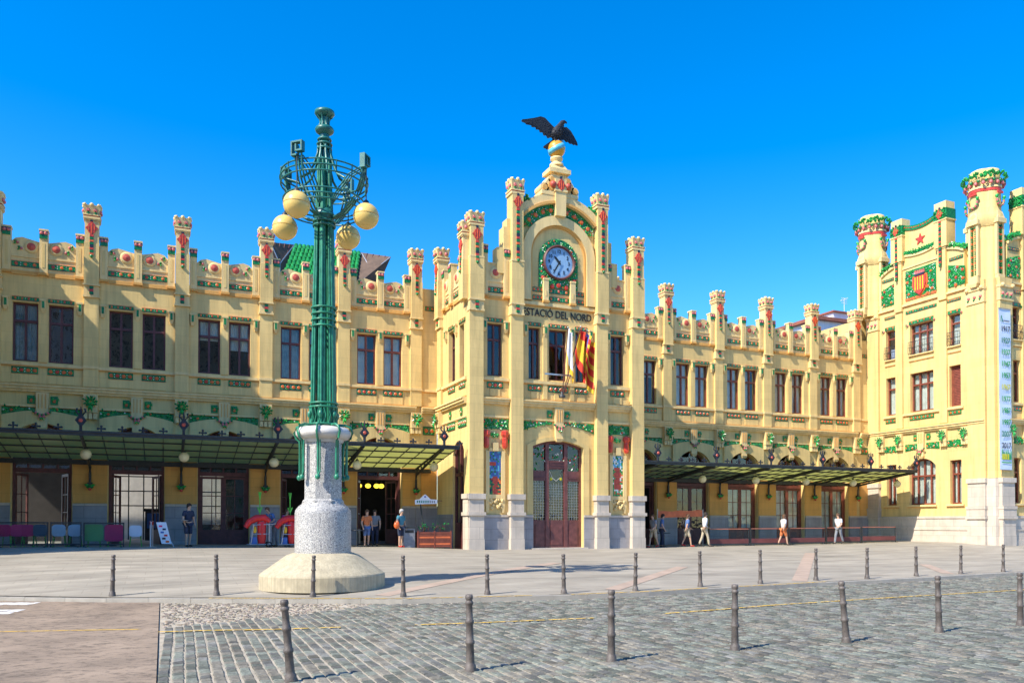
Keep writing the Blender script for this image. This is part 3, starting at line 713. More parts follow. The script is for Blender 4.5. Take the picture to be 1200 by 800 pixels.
for x0, x1, dh in ((-7.4, XL[0] - .002, 2.12), (XL[-1] + .002, 12.74, 2.12), (22.07, XR[0] - .002, 1.72), (XR[-1] + .002, 42.19, 1.72)):
    w_ = round(x1 - x0, 3); f = FW @ T((x0, 0, 0)); put('wall', end_wall(w_), f, 0, 0)
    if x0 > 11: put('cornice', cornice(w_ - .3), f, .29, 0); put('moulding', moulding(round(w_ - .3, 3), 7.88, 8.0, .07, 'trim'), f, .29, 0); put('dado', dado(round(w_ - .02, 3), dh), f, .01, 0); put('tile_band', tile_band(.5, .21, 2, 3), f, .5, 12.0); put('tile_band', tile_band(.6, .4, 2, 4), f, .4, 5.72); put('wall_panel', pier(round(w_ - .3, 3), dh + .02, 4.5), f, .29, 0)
# bodies behind the facades: floors, roofs, back walls
def block(name, x0, x1, y0, y1, z0, z1, m): q = M(); q.box(x0, x1, y0, y1, z0, z1, m); return ob(name, q, ST, Matrix())
for x0, x1 in ((-7.3, 12.7), (22.1, 42.1)):
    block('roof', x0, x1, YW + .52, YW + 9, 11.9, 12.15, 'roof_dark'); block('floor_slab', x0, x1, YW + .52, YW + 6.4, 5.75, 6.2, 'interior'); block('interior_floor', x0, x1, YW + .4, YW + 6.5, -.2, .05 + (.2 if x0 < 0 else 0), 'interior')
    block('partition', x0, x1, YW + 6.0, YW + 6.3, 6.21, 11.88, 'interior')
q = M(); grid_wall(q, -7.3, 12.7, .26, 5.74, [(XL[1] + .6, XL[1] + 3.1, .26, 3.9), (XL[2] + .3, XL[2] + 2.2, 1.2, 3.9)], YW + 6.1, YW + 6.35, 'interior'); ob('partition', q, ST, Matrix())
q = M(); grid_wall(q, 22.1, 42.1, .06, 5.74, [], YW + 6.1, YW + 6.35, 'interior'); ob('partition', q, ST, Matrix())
block('courtyard_wall', -12, 14, YW + 13, YW + 13.4, 0, 9, 'white_plaster')

# ---- the clock pavilion
FP = T((XC, YP, 0))
IX, OX = 2.27, 4.30          # inner and outer pier centres
P = lambda n, me, x, z=0, y=0, parent=None: put(n, me, FP, x, z, y, parent)
q = M()
for s_ in (-1, 1):
    a, b = sorted((s_ * 1.95, s_ * 4.62)); c0 = s_ * 3.275
    grid_wall(q, a, b, 0, 13.0, [(c0 - .38, c0 + .38, 8.1, 10.56)], 0, .5, 'plaster')
pts = [(-1.95, 0), (-1.35, 0), (-1.35, 4.92)] + arc(-1.35, 1.35, 4.92, 5.22)[1:-1] + [(1.35, 4.92), (1.35, 0), (1.95, 0), (1.95, 6.95), (-1.95, 6.95)]
q.prism(pts, 0, .5, 'plaster')
grid_wall(q, -1.95, 1.95, 6.95, 12.0, [(-1.56, -.94, 8.1, 10.56), (-.49, .49, 8.1, 10.56), (.94, 1.56, 8.1, 10.56)], 0, .5, 'plaster')
# tympanum
q.prism([(-1.95, 12.0), (1.95, 12.0)] + [(2.52 * cos(a), 14.05 + 2.52 * sin(a)) for a in [R(39 + 102 * i / 20) for i in range(21)]], 0, .5, 'plaster')
WALLP = ob('wall', q, ST, FP)
@cached
def gable_arch(r0, r1, y0, y1, a0, a1, m, foot):
    q = M(); n = 28; o = [(r1 * cos(R(a1 + (a0 - a1) * i / n)), 14.05 + r1 * sin(R(a1 + (a0 - a1) * i / n))) for i in range(n + 1)]; i_ = [(r0 / r1 * x, 14.05 + r0 / r1 * (z - 14.05)) for x, z in o]
    q.band(o, i_, y0, y1, m)
    if foot:
        for s_ in (-1, 1): a, b = sorted((s_ * r0, s_ * r1)); q.box(a, b, y0, y1, foot, 14.05 + r0 * sin(R(a0)) - .001, m)
    return q
P('archivolt', gable_arch(1.5, 1.94, -.17, .02, 0, 180, 'trim', 11.82), 0)
P('archivolt', gable_arch(1.40, 1.5, -.08, .02, 0, 180, 'ochre', 11.82), 0)
ga = gable_arch(1.95, 2.5, -.06, .02, 40, 140, 'tile_green', 0)
gt = P('flower_arch', ga, 0)
q = M()
for i in range(9):
    a = R(45 + 90 * i / 8); 
    if abs(i - 4) < .5: continue
    q.bud((2.22 * cos(a), -.06, 14.05 + 2.22 * sin(a)), .13, 'tile_orange', .6)
flowers(q, lambda x, z: 2.0 < math.hypot(x, z - 14.05) < 2.45 and abs(x) < 1.9, -1.95, 1.95, 15.3, 16.6, 900, 11, -.06, .05); ob('flower_relief', q, gt, FP)
P('gable_coping', gable_arch(2.5, 2.98, -.22, .5, 41, 139, 'trim', 0), 0); P('gable_moulding', gable_arch(2.5, 2.62, -.28, -.22, 42, 138, 'ochre', 0), 0)
q = M(); rr = random.Random(21)
for k in range(110):
    s_ = 1 if k % 2 else -1; a = R(90 - s_ * rr.uniform(33, 47)); q.leaf((2.98 * cos(a), rr.uniform(-.2, .3), 14.05 + 2.98 * sin(a) + rr.uniform(-.05, .12)), (s_ * rr.uniform(-.2, 1), rr.uniform(-.7, .2), rr.uniform(.1, 1)), rr.uniform(.14, .26), .07, rr.choice(['leaf_green', 'tile_green']))
ob('leaf_crest', q, ST, FP)
# keystone and finial
q = M(); q.prism([(-.3, 17.72), (.3, 17.72), (.26, 15.95), (-.26, 15.95)], -.34, .3, 'trim'); q.box(-.34, .34, -.38, .3, 17.1, 17.2, 'trim'); KS = P('keystone', q, 0); ob('diamond_tile', diamond_tile(0), KS, FP @ T((0, -.34, 17.42)))
q = M(); q.box(-.98, .98, -.24, .62, 16.92, 17.1, 'trim')
for s_ in (-1, 1):
    q.lathe([(.36, -.2), (.36, .5)], 'trim', 16); 
    vs = q.v[-64:]
q.v = q.v[:8]; q.f = q.f[:6]; q.m = q.m[:6]; q.sm = q.sm[:6]; q.tint = q.tint[:6]
for s_ in (-1, 1):
    for r, xx, zz in ((.36, .42, 17.38), (.22, .80, 17.26), (.2, .42, 17.7)):
        n = 14; a = [(s_ * xx + r * cos(2 * pi * i / n), zz + r * sin(2 * pi * i / n)) for i in range(n)]; q.prism(a, -.2, .5, 'trim'); q.prism([(s_ * xx + (x - s_ * xx) * .6, zz + (z - zz) * .6) for x, z in a], -.26, -.2, 'ochre')
    q.ball((s_ * .40, -.3, 17.42), .16, 'medallion_red', 10)
q.frus((-.5, .5, -.2, .5), 17.7, (-.36, .36, -.1, .42), 18.05, 'trim'); q.box(-.56, .56, -.28, .56, 18.05, 18.25, 'trim'); q.frus((-.46, .46, -.2, .5), 18.25, (-.30, .30, -.08, .38), 18.5, 'trim')
q.lathe([(.34, 18.5), (.34, 18.6), (.22, 18.64), (.20, 18.76), (.30, 18.82), (.30, 18.92), (.2, 18.95)], 'trim', 18, (0, .15)); FIN = P('finial', q, 0)
# piers
@cached
def big_pier(w, z1, d, stone_z):
    q = M(); q.box(-w, w, -d, .02, stone_z, z1, 'plaster'); q.box(-w - .04, w + .04, -d - .06, .0, -.2, .55, 'stone'); q.box(-w - .02, w + .02, -d - .04, .0, .55, 1.62, 'stone'); q.box(-w - .09, w + .09, -d - .11, .0, 1.62, 1.78, 'stone')
    q.box(-w - .02, w + .02, -d - .03, .0, 1.78, stone_z - .25, 'stone'); q.box(-w - .08, w + .08, -d - .10, .005, stone_z - .25, stone_z, 'stone')
    return q
for s_ in (-1, 1):
    f = FP @ T((s_ * IX, 0, 0)); p = P('pier', big_pier(.31, 10.97, .3, 2.62), s_ * IX)
    q = M(); q.box(-.34, .34, -.38, .02, 10.97, 11.05, 'trim'); q.box(-.31, .31, -.36, .02, 11.05, 11.44, 'trim'); q.box(-.34, .34, -.42, .02, 11.44, 11.52, 'trim'); q.box(-.31, .31, -.40, .3, 11.52, 13.45, 'plaster'); q.box(-.28, .28, -.38, .28, 13.45, 16.62, 'plaster'); q.box(-.32, .32, -.42, .32, 13.45, 13.53, 'trim')
    for za, z0, xx in ((12.9, 14.1, .95), (14.1, 15.1, .62), (15.1, 15.5, .45)): q.box(min(s_ * .285, s_ * xx), max(s_ * .285, s_ * xx), -.12, .45, za, z0, 'plaster')
    t = ob('pinnacle', q, ST, f); ob('tile_block', block_tile(), t, f @ T((0, -.36, 11.06))); ob('capital', capital(.32), t, f @ T((0, -.05, 16.62)) @ Matrix.Diagonal((1, 1, 1.15, 1)))
    ob('diamond_tile', diamond_tile(0), t, f @ T((0, -.38, 16.24))); ob('tile_strip', tile_strip(2.4, 18), t, f @ T((0, -.38, 15.96)))
    f = FP @ T((s_ * OX, 0, 0)); p = P('pier', big_pier(.34, 10.97, .3, 2.62), s_ * OX)
    q = M(); q.box(-.37, .37, -.38, .02, 10.97, 11.05, 'trim'); q.box(-.34, .34, -.36, .3, 11.05, 11.44, 'trim'); q.box(-.37, .37, -.42, .35, 11.44, 11.52, 'trim'); q.box(-.34, .34, -.40, .34, 11.52, 13.4, 'plaster'); q.box(-.31, .31, -.37, .31, 13.4, 14.86, 'plaster'); q.box(-.35, .35, -.41, .35, 13.4, 13.47, 'trim')
    t = ob('pinnacle', q, ST, f); ob('tile_block', block_tile(), t, f @ T((0, -.36, 11.06))); ob('capital', capital(.34), t, f @ T((0, -.03, 14.86))); ob('diamond_tile', diamond_tile(0), t, f @ T((0, -.37, 14.45))); ob('tile_strip', tile_strip(.95, 8), t, f @ T((0, -.37, 14.17)))
    # parapet of the side bay
    c0 = s_ * 3.275; q = M(); q.box(c0 - .72, c0 + .72, -.02, .3, 11.74, 13.3, 'trim'); q.box(c0 - .72, c0 + .72, -.07, .25, 11.68, 11.82, 'ochre'); q.box(c0 - .72, c0 + .72, -.06, .2, 12.46, 12.53, 'trim'); q.box(c0 - .72, c0 + .72, -.06, .34, 13.3, 13.36, 'trim')
    pp = ob('parapet_panel', q, ST, FP); ob('medallion', medallion(), pp, FP @ T((c0, -.02, 12.9))); ob('tile_band', tile_band(.95, .24, 3, 3), pp, FP @ T((c0 - .475, -.02, 11.98)))
    for xx, zt in ((s_ * 3.83, 14.15), (s_ * 2.72, 14.1)):
        mm = P('merlon', merlon(.15, 11.74, zt, .14), xx); ob('merlon_tile', merlon_tile(.15), mm, FP @ T((xx, -.15, zt - .42)))
    # side bay details
    P('cornice', cornice(1.34), c0 - .67); P('moulding', moulding(1.34, 7.88, 8.02, .10, 'trim'), c0 - .67); P('moulding', moulding(1.34, 6.16, 6.26, .08, 'trim'), c0 - .67)
    window(FP, c0 - .38, 8.1, .76, 2.46, 2, 1.72, 'wood'); P('tile_band', tile_band(.8, .15, 3, 1), c0 - .4, 10.63); P('tile_band', tile_band(.8, .27, 3, 2), c0 - .4, 7.54); P('sill_block', sill_panel(.5), c0 - .25)
    for xx in (-.54, .54): P('console', console_tile(), c0 + xx, 10.25)
    q = M(); q.box(c0 - .67, c0 + .67, -.03, .02, 5.64, 6.08, 'tile_green'); flowers(q, lambda x, z: True, c0 - .62, c0 + .62, 5.68, 6.04, 120, 20 + s_, -.03, .06); ob('garland_band', q, ST, FP)
    P('dado', dado(1.33, 1.66), c0 - .665)
    # framed mosaic panel with two red torch capitals
    q = M(); q.box(c0 - .48, c0 - .30, -.08, .02, 2.1, 4.62, 'trim'); q.box(c0 + .30, c0 + .48, -.08, .02, 2.1, 4.62, 'trim'); q.box(c0 - .30, c0 + .30, -.07, .02, 2.42, 2.60, 'trim'); q.box(c0 - .30, c0 + .30, -.07, .02, 4.60, 4.75, 'trim'); q.box(c0 - .13, c0 + .13, -.14, .02, 4.62, 5.0, 'trim')
    rr = random.Random(3)
    for k in range(26): q.ball((c0 + rr.uniform(-.4, .4), -.05, rr.uniform(1.95, 2.38)), rr.uniform(.04, .09), 'trim', 6)
    for xx in (-.39, .39): q.frus((c0 + xx - .05, c0 + xx + .05, -.06, .02), 1.75, (c0 + xx - .09, c0 + xx + .09, -.08, .02), 2.1, 'trim')
    fr = ob('panel_frame', q, ST, FP)
    q = M(); q.box(c0 - .29, c0 + .29, -.02, .02, 2.6, 4.6, 'tile_dark'); rr = random.Random(30 + s_)
    for i in range(7):
        for j in range(24):
            x = c0 - .285 + .0815 * i; z = 2.61 + .083 * j; cx, cz = abs(i - 3 + rr.uniform(-.6, .6)), j
            if s_ < 0: m_ = 'tile_red' if (j < 10 and cx < 1.5) or (15 < j < 18 and i < 4) else rr.choice(['blue_plastic', 'ball_blue', 'blue_plastic', 'tile_green', 'cloth_blue']) if j > 8 else rr.choice(['tile_orange', 'tile_green', 'cloth_navy'])
            else: m_ = 'tile_red' if (3 < j < 17 and cx < 2) else rr.choice(['tile_white', 'ball_blue', 'tile_green']) if j > 15 else rr.choice(['tile_green', 'leaf_green', 'tile_orange', 'tile_white'])
            q.box(x, x + .076, -.028, 0, z, z + .077, m_)
    ob('mosaic', q, fr, FP)
    for xx in (-.46, .46):
        q = M(); n = 12; prof = [(.10, 4.74), (.15, 4.86), (.15, 5.2), (.13, 5.24), (.2, 5.36), (.2, 5.5), (.15, 5.56)]; rings = []
        for i, (r, z) in enumerate(prof): rings.append([(c0 + xx + r * .8 * (1.15 if k % 2 else .95) * cos(2 * pi * k / n), -.10 + r * .7 * (1.1 if k % 2 else .95) * sin(2 * pi * k / n), z) for k in range(n)])
        q.loft(rings, 'tile_red', False); tc = ob('torch_capital', q, ST, FP)
    q = M(); rr = random.Random(8)
    for k in range(16): q.leaf((c0 + rr.uniform(-.2, .2), -.04, 5.32 + rr.uniform(-.06, .06)), (rr.uniform(-1, 1), -.1, rr.uniform(-.6, .8)), .16, .05, 'leaf_green')
    for k in range(6): q.leaf((c0 + rr.choice((-.64, .64)), -.04, 5.2 + rr.uniform(-.3, .3)), (0, -.1, 1), .16, .05, 'leaf_green')
    ob('leaf_ornament', q, ST, FP)
# centre bay details
P('cornice', cornice(3.88), -1.94); P('moulding', moulding(3.88, 7.88, 8.02, .10, 'trim'), -1.94); P('moulding', moulding(3.88, 11.6, 11.75, .12, 'trim'), -1.94)
for x, w_, nx in ((-1.56, .62, 2), (-.49, .98, 2), (.94, .62, 2)):
    window(FP, x, 8.1, w_, 2.46, nx, 1.72, 'wood'); P('tile_band', tile_band(round(w_ + .06, 2), .15, 3 if w_ < .8 else 4, 1), x - .03, 10.63); P('tile_band', tile_band(round(w_ + .06, 2), .27, 3 if w_ < .8 else 4, 2), x - .03, 7.54); P('sill_block', sill_panel(.4), x + w_ / 2 - .2)
for x in (-1.75, -.71, .71, 1.75): P('console', console_tile(), x, 10.25)
for x in (-.83, .61): P('window_pier', moulding(.22, 7.16, 10.22, .07, 'plaster'), x)
P('lettering', text_mesh('ESTACIÓ DEL NORD', .50, 'black', .012, .80, .004), -.03, 11.25, -.03)
q = M(); top = [(-1.93 + .1 * i, 6.12) for i in range(17)]; a = arc(-2.0, 2.0, 5.58, 6.0, 30); bot = [(x, lerp(a, x)) for x, z in top]
for s_ in (-1, 1):
    q.band([(s_ * x, z) for x, z in top][::-s_], [(s_ * x, z) for x, z in bot][::-s_], -.03, .02, 'tile_green')
flowers(q, lambda x, z: .36 < abs(x) < 1.88 and lerp(a, x) + .05 < z < 6.08, -1.9, 1.9, 5.6, 6.1, 420, 9, -.03, .055); ob('garland_band', q, ST, FP)
P('moulding', moulding(3.88, 6.14, 6.2, .06, 'trim'), -1.94)
k = P('keystone', keystone(), 0); ob('garland', key_garland(), k, FP @ T((0, -.18, 5.95)))
for x in (-.46, .46): P('square_tile', square_tile(), x, 6.28)
for x in (-1.94, 1.36): P('dado', dado(.58, 1.66), x)
q = M(); q.prism([(-1.66, 0), (-1.35, 0), (-1.35, 4.92)] + arc(-1.35, 1.35, 4.92, 5.22)[1:-1] + [(1.35, 4.92), (1.35, 0), (1.66, 0), (1.66, 4.98)] + arc(-1.66, 1.66, 4.98, 5.42)[::-1][1:-1] + [(-1.66, 4.98)], -.05, .01, 'plaster'); ob('door_surround', q, ST, FP @ T((0, 0, 1.67)) if 0 else FP)
# clock surround, posts and tile bands
q = M(); n = 22; pts = [(-1.04, 12.52), (1.04, 12.52)] + [(1.04 * cos(R(180 * i / n)), 13.85 + 1.06 * sin(R(180 * i / n))) for i in range(n + 1)]
q.prism(pts, -.05, .02, 'tile_green'); flowers(q, lambda x, z: math.hypot(x, z - 13.82) > .86 and (z < 13.85 and abs(x) < 1.0 or math.hypot(x, z - 13.85) < 1.0), -1, 1, 12.56, 14.9, 700, 4, -.05, .05)
for x, z in ((-.82, 12.95), (0, 12.68), (.82, 12.95), (-.35, 12.6), (.4, 12.6)): q.bud((x, -.06, z), .13, 'tile_red', .6)
CLS = ob('clock_surround', q, ST, FP)
for x0 in (-1.38, -.6, .82):
    w_ = .58 if abs(x0) > .7 else 1.24
    for z in (11.90, 12.28): P('tile_band', tile_band(w_, .2, 3, 5), x0, z)
for x in (-.72, .72): P('post', merlon(.13, 11.76, 12.92, .2), x)
# main door
q = M(); fm = 'wood_mid'; t = .12
q.box(-1.35, -1.23, .2, .34, 0, 4.92, fm); q.box(1.23, 1.35, .2, .34, 0, 4.92, fm); q.band(arc(-1.35, 1.35, 4.92, 5.22), arc(-1.23, 1.23, 4.84, 5.10), .2, .34, fm)
for x in (-.50, .50): q.box(x - .09, x + .09, .17, .33, 0, 5.12, fm)
for a, b in ((-1.23, -.59), (.59, 1.23)):
    q.box(a, b, .19, .32, 3.30, 3.78, fm); q.box(a + .05, b - .05, .16, .19, 3.42, 3.5, 'wood'); q.box(a, b, .21, .33, 0, 1.42, fm); q.box(a + .1, b - .1, .18, .21, .25, 1.2, fm)
q.box(-.41, .41, .19, .32, 3.86, 4.28, fm)
for z in (3.95, 4.08, 4.2): q.box(-.38, .38, .16, .19, z - .02, z + .02, 'wood')
q.box(-.41, .41, .21, .33, 0, 1.42, fm); q.box(-.31, .31, .18, .21, .25, 1.2, fm)
DR = ob('door', q, ST, FP)
q = M()
for x0, x1 in ((-1.23, -.59), (-.41, .41), (.59, 1.23)):
    q.box(x0, x1, .26, .27, 1.42, 3.3 if abs(x0 + x1) > .1 else 3.86, 'glass'); q.box(x0, x1, .26, .27, 3.78 if abs(x0 + x1) > .1 else 4.28, 5.05, 'glass')
ob('pane', q, DR, FP)
q = M()
for x0, x1, zt in ((-1.23, -.59, 3.3), (-.41, .41, 3.2), (.59, 1.23, 3.3)):
    n = 5 if x1 - x0 < .7 else 6
    for i in range(1, n): x = x0 + (x1 - x0) * i / n; q.box(x - .006, x + .006, .235, .255, 1.42, zt, 'steel')
    for j in range(1, 14): z = 1.42 + (zt - 1.42) * j / 14; q.box(x0, x1, .238, .252, z - .006, z + .006, 'steel')
rr = random.Random(2)
for x0, x1 in ((-1.2, -.62), (-.4, .4), (.62, 1.2)):
    for k in range(16):
        x, z = rr.uniform(x0, x1), rr.uniform(4.3 if x0 == -.4 else 3.85, 4.9); q.leaf((x, .25, z), (rr.uniform(-1, 1), 0, rr.uniform(-1, 1)), .17, .035, rr.choice(['tile_white', 'leaf_green', 'tile_green']))
        if k < 4: q.bud((x, .25, z), .06, 'tile_red', .3)
q.tube([(-.36, .24, 3.8), (-.2, .24, 3.45), (0, .24, 3.3), (.2, .24, 3.45), (.36, .24, 3.8)], .012, 'tile_white', 4); q.bud((-.26, .25, 3.4), .08, 'print_yellow', .3); q.bud((.26, .25, 3.4), .08, 'print_yellow', .3)
ob('leading', q, DR, FP, kind='stuff')
block('door_step', XC - 1.5, XC + 1.5, YP - .25, YP + .3, -.1, .1, 'stone')
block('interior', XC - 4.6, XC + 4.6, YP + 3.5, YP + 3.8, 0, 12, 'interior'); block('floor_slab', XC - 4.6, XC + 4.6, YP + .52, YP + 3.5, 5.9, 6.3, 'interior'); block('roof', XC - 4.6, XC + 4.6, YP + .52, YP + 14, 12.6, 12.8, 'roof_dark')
# pavilion side faces
FS = T((XC - 4.64, YW, 0)) @ Matrix.Rotation(R(-90), 4, 'Z')     # local x runs from the wing (0) to the front corner (4.4)
q = M(); pts = [(0, -.2), (2.42, -.2), (2.42, 4.5)] + arc(2.42, 4.0, 4.5, 5.15)[1:-1] + [(4.0, 4.5), (4.0, -.2), (4.39, -.2), (4.39, 6.95), (0, 6.95)]; q.prism(pts, 0, .4, 'plaster')
grid_wall(q, 0, 4.39, 6.95, 12.0, [(1.75, 2.69, WZ0, WZ1), (3.33, 4.14, WZ0, WZ1)], 0, .4, 'plaster'); ob('wall', q, ST, FS)
put('cornice', cornice(4.3), FS, .02, 0); put('moulding', moulding(4.3, 7.88, 8.02, .09, 'trim'), FS, .02, 0); put('moulding', moulding(4.3, 6.14, 6.22, .06, 'trim'), FS, .02, 0)
for x, w_ in ((1.75, .94), (3.33, .81)):
    window(FS, x, WZ0, w_, WZ1 - WZ0, 2, 1.72, 'wood'); put('tile_band', tile_band(round(w_ + .04, 2), .14, 3, 1), FS, x - .02, 10.62); put('tile_band', tile_band(round(w_ + .04, 2), .25, 3, 2), FS, x - .02, 7.56)
    put('garland_band', tile_band(1.1, .35, 5, 4), FS, x - .1, 5.75); put('square_tile', square_tile(), FS, x + .3, 6.28)
for x in (1.5, 2.98): put('console', console_tile(), FS, x, 10.26)
wing_pilaster(FS, .62, side=None); full_pinnacle(FS, 4.26, 14.42)
for x, fl in ((.95, 0), (2.55, 1)):
    pp = put('parapet_panel', parapet_panel(fl), FS, x, 0); ob('medallion', medallion(), pp, FS @ T((x + (.5), -.02, 12.88))); ob('tile_band', tile_band(1.0, .21, 3, 3), pp, FS @ T((x + .025, -.02, 12.02)))
for x in (1.3, 2.3, 3.75): mm = put('merlon', merlon(.15, 11.72, 13.75, .14), FS, x, 0); ob('merlon_tile', merlon_tile(.15), mm, FS @ T((x, -.15, 13.35)))
q = M(); q.box(0, 2.41, -.07, .02, -.3, 1.7, 'dado'); ob('dado', q, ST, FS)
q = M(); q.box(2.42, 2.55, .1, .22, 0, 4.6, 'wood'); q.box(3.87, 4.0, .1, .22, 0, 4.6, 'wood'); q.box(3.15, 3.27, .1, .22, 0, 5.1, 'wood'); q.box(2.55, 3.87, .1, .21, 3.5, 3.66, 'wood'); q.box(2.55, 3.87, .1, .2, 0, 1.3, 'wood'); q.band(arc(2.42, 4.0, 4.5, 5.15), arc(2.55, 3.87, 4.45, 5.02), .1, .22, 'wood'); dd = ob('door', q, ST, FS)
for x in (2.55, 3.27): ob('pane', pane(.6, 2.2), dd, FS @ T((x, .16, 1.3)))
q = M(); q.box(-.35, .35, -.06, .02, -.2, 2.62, 'stone'); q.box(-.4, .4, -.12, .02, 2.4, 2.62, 'stone'); q.box(-.4, .4, -.12, .02, 1.62, 1.78, 'stone'); ob('pier', q, ST, FS @ T((4.32, 0, 0)))
FS2 = T((XC + 4.64, YP + .02, 0)) @ Matrix.Rotation(R(90), 4, 'Z'); q = M(); q.box(0, 4.36, 0, .4, -.2, 13.1, 'plaster'); ob('wall', q, ST, FS2)

# ---- the corner tower wing (and its twin beyond the left edge, whose shadow falls on the left wing)
XT, YT = 42.2, 30.5
TC = 4.0
@cached
def tower_top(): 
    q = M()
    def up(x): return 19.35 + .18 * x * x      # sagging crest between the tall merlons
    q.prism([(-1.3, 14.8), (1.3, 14.8)] + [(1.3 - 2.6 * i / 12, up(1.3 - 2.6 * i / 12)) for i in range(13)], 0, .45, 'plaster')
    for s_ in (-1, 1):
        top = [(1.3 + 1.6 * i / 8, 17.5 - .45 * (i / 8) ** 2) for i in range(9)]
        q.prism([(s_ * x, z) for x, z in [(1.3, 14.8)] + top + [(2.9, 14.8)]], .01, .4, 'plaster'); q.band([(s_ * x, z) for x, z in top][::s_], [(s_ * x, z - .14) for x, z in top][::s_], -.1, .0, 'trim')
    q.band([(x / 10, 17.72 + .012 * x * x / 10) for x in range(-12, 13)], [(x / 10, 17.60 + .012 * x * x / 10) for x in range(-12, 13)], -.08, .02, 'trim')
    q.box(-1.3, 1.3, -.06, .02, 16.98, 17.06, 'trim')
    return q
def tower_face(fac, pylons, detail=True, span=None, lead=0):
    f = fac @ T((TC, 0, 0)); P = lambda n, me, x, z=0, y=0: put(n, me, f, x, z, y)
    a, b = -TC + lead, span - TC
    q = M()
    if detail:
        pts = [(a, -.2), (-.92, -.2), (-.92, 2.38)]
        grid_wall(q, a, b, -.2, 5.6, [(-2.62, -1.88, 2.38, 4.93), (1.88, 2.62, 2.38, 4.93), (-.92, .92, 2.38, 5.3)], 0, .45, 'plaster')
        q.prism([(-.92, 4.72)] + arc(-.92, .92, 4.72, 5.17) + [(.92, 4.72), (.92, 5.3), (-.92, 5.3)][:0] + [(.92, 5.3), (-.92, 5.3)], .005, .45, 'plaster')
        grid_wall(q, a, b, 5.6, 14.8, [(x0, x1, z0, z1) for x0, x1 in ((-2.62, -1.88), (-.82, .82), (1.88, 2.62)) for z0, z1 in ((8.05, 10.43), (11.55, 13.42))], 0, .45, 'plaster')
    else: q.box(a, b, 0, .45, -.2, 14.8, 'plaster')
    ob('wall', q, ST, f)
    at = P('attic', tower_top(), 0)
    for s_ in (-1, 1):
        q = M(); q.box(-.42, .42, -.26, .5, 17.5, 19.2, 'plaster'); q.box(-.46, .46, -.3, .54, 19.04, 19.12, 'trim'); q.box(-.44, .44, -.28, .52, 19.12, 19.72, 'tile_green'); q.box(-.40, .40, -.24, .48, 19.72, 20.15, 'trim')
        q.box(-.27, .27, -.16, .03, 14.4, 17.5, 'plaster'); q.box(-.3, .3, -.2, .03, 17.4, 17.5, 'trim'); mw = f @ T((s_ * 1.55, 0, 0)); tm = ob('tall_merlon', q, ST, mw)
        if detail:
            ob('diamond_tile', diamond_tile(0), tm, mw @ T((0, -.29, 19.42))); ob('tile_strip', tile_strip(2.6, 22), tm, mw @ T((0, -.26, 19.02)))
            q = M(); rr = random.Random(6)
            for k in range(40): q.leaf((rr.uniform(-.44, .44), -.28, rr.uniform(19.15, 19.7)), (rr.uniform(-1, 1), -.2, rr.uniform(-1, 1)), .16, .05, rr.choice(['leaf_green', 'tile_green']))
            for k in range(40): q.leaf((-.44, rr.uniform(-.25, .5), rr.uniform(19.15, 19.7)), (-.2, rr.uniform(-1, 1), rr.uniform(-1, 1)), .16, .05, rr.choice(['leaf_green', 'tile_green']), (-1, 0, 0))
            ob('leaf_relief', q, tm, mw)
        # leafy crest on the side parapets
        q = M(); rr = random.Random(12 + s_)
        for k in range(130):
            x = rr.uniform(1.95, 3.0); zt = 17.5 - .45 * ((x - 1.3) / 1.6) ** 2; q.leaf((s_ * x, rr.uniform(-.1, .3), zt + rr.uniform(-.05, .18)), (rr.uniform(-.8, .8), rr.uniform(-.7, .3), rr.uniform(.1, 1)), rr.uniform(.16, .30), .08, rr.choice(['leaf_green', 'leaf_green', 'tile_green']))
        ob('leaf_crest', q, at, f)
        P('pilaster', moulding(.5, 7.14, 14.3, .12, 'plaster'), s_ * 1.55 - .25)
    for pa, pb in pylons:
        q = M(); w_ = pb - pa; q.box(pa, pb, -.16, .02, 3.78, 14.9, 'plaster'); q.box(pa - .02, pb + .02, -.26, .02, -.2, .62, 'stone'); q.box(pa - .01, pb + .01, -.24, .02, .62, 1.5, 'stone'); q.box(pa - .06, pb + .06, -.32, .02, 1.5, 1.66, 'stone'); q.box(pa - .03, pb + .03, -.28, .02, 1.66, 2.05, 'stone'); q.box(pa - .05, pb + .05, -.31, .02, 2.05, 2.22, 'stone'); q.box(pa, pb, -.20, .02, 2.22, 3.52, 'stone'); q.box(pa - .05, pb + .05, -.27, .02, 3.52, 3.78, 'stone')
        q.box(pa - .03, pb + .03, -.22, .02, 13.62, 13.70, 'trim'); q.box(pa - .02, pb + .02, -.20, .02, 13.70, 14.35, 'trim'); q.box(pa - .05, pb + .05, -.26, .02, 14.35, 14.48, 'trim'); py = ob('pylon', q, ST, f)
        if detail:
            for k in range(3): q = M(); x = pa + w_ * (k + .5) / 3; q.ball((x, -.21, 13.98), .09, 'tile_pink', 8); q.ball((x - .05, -.20, 13.84), .07, 'tile_green', 6); ob('rosette', q, py, f)
            for k in (0, 1): q = M(); x = pa + .1 + (w_ - .2) * k; q.ball((x, -.26, 14.45), .12, 'trim', 8); ob('boss', q, py, f)
    if not detail: return
    grid = ((-2.25, .74), (0, 1.64), (2.25, .74))
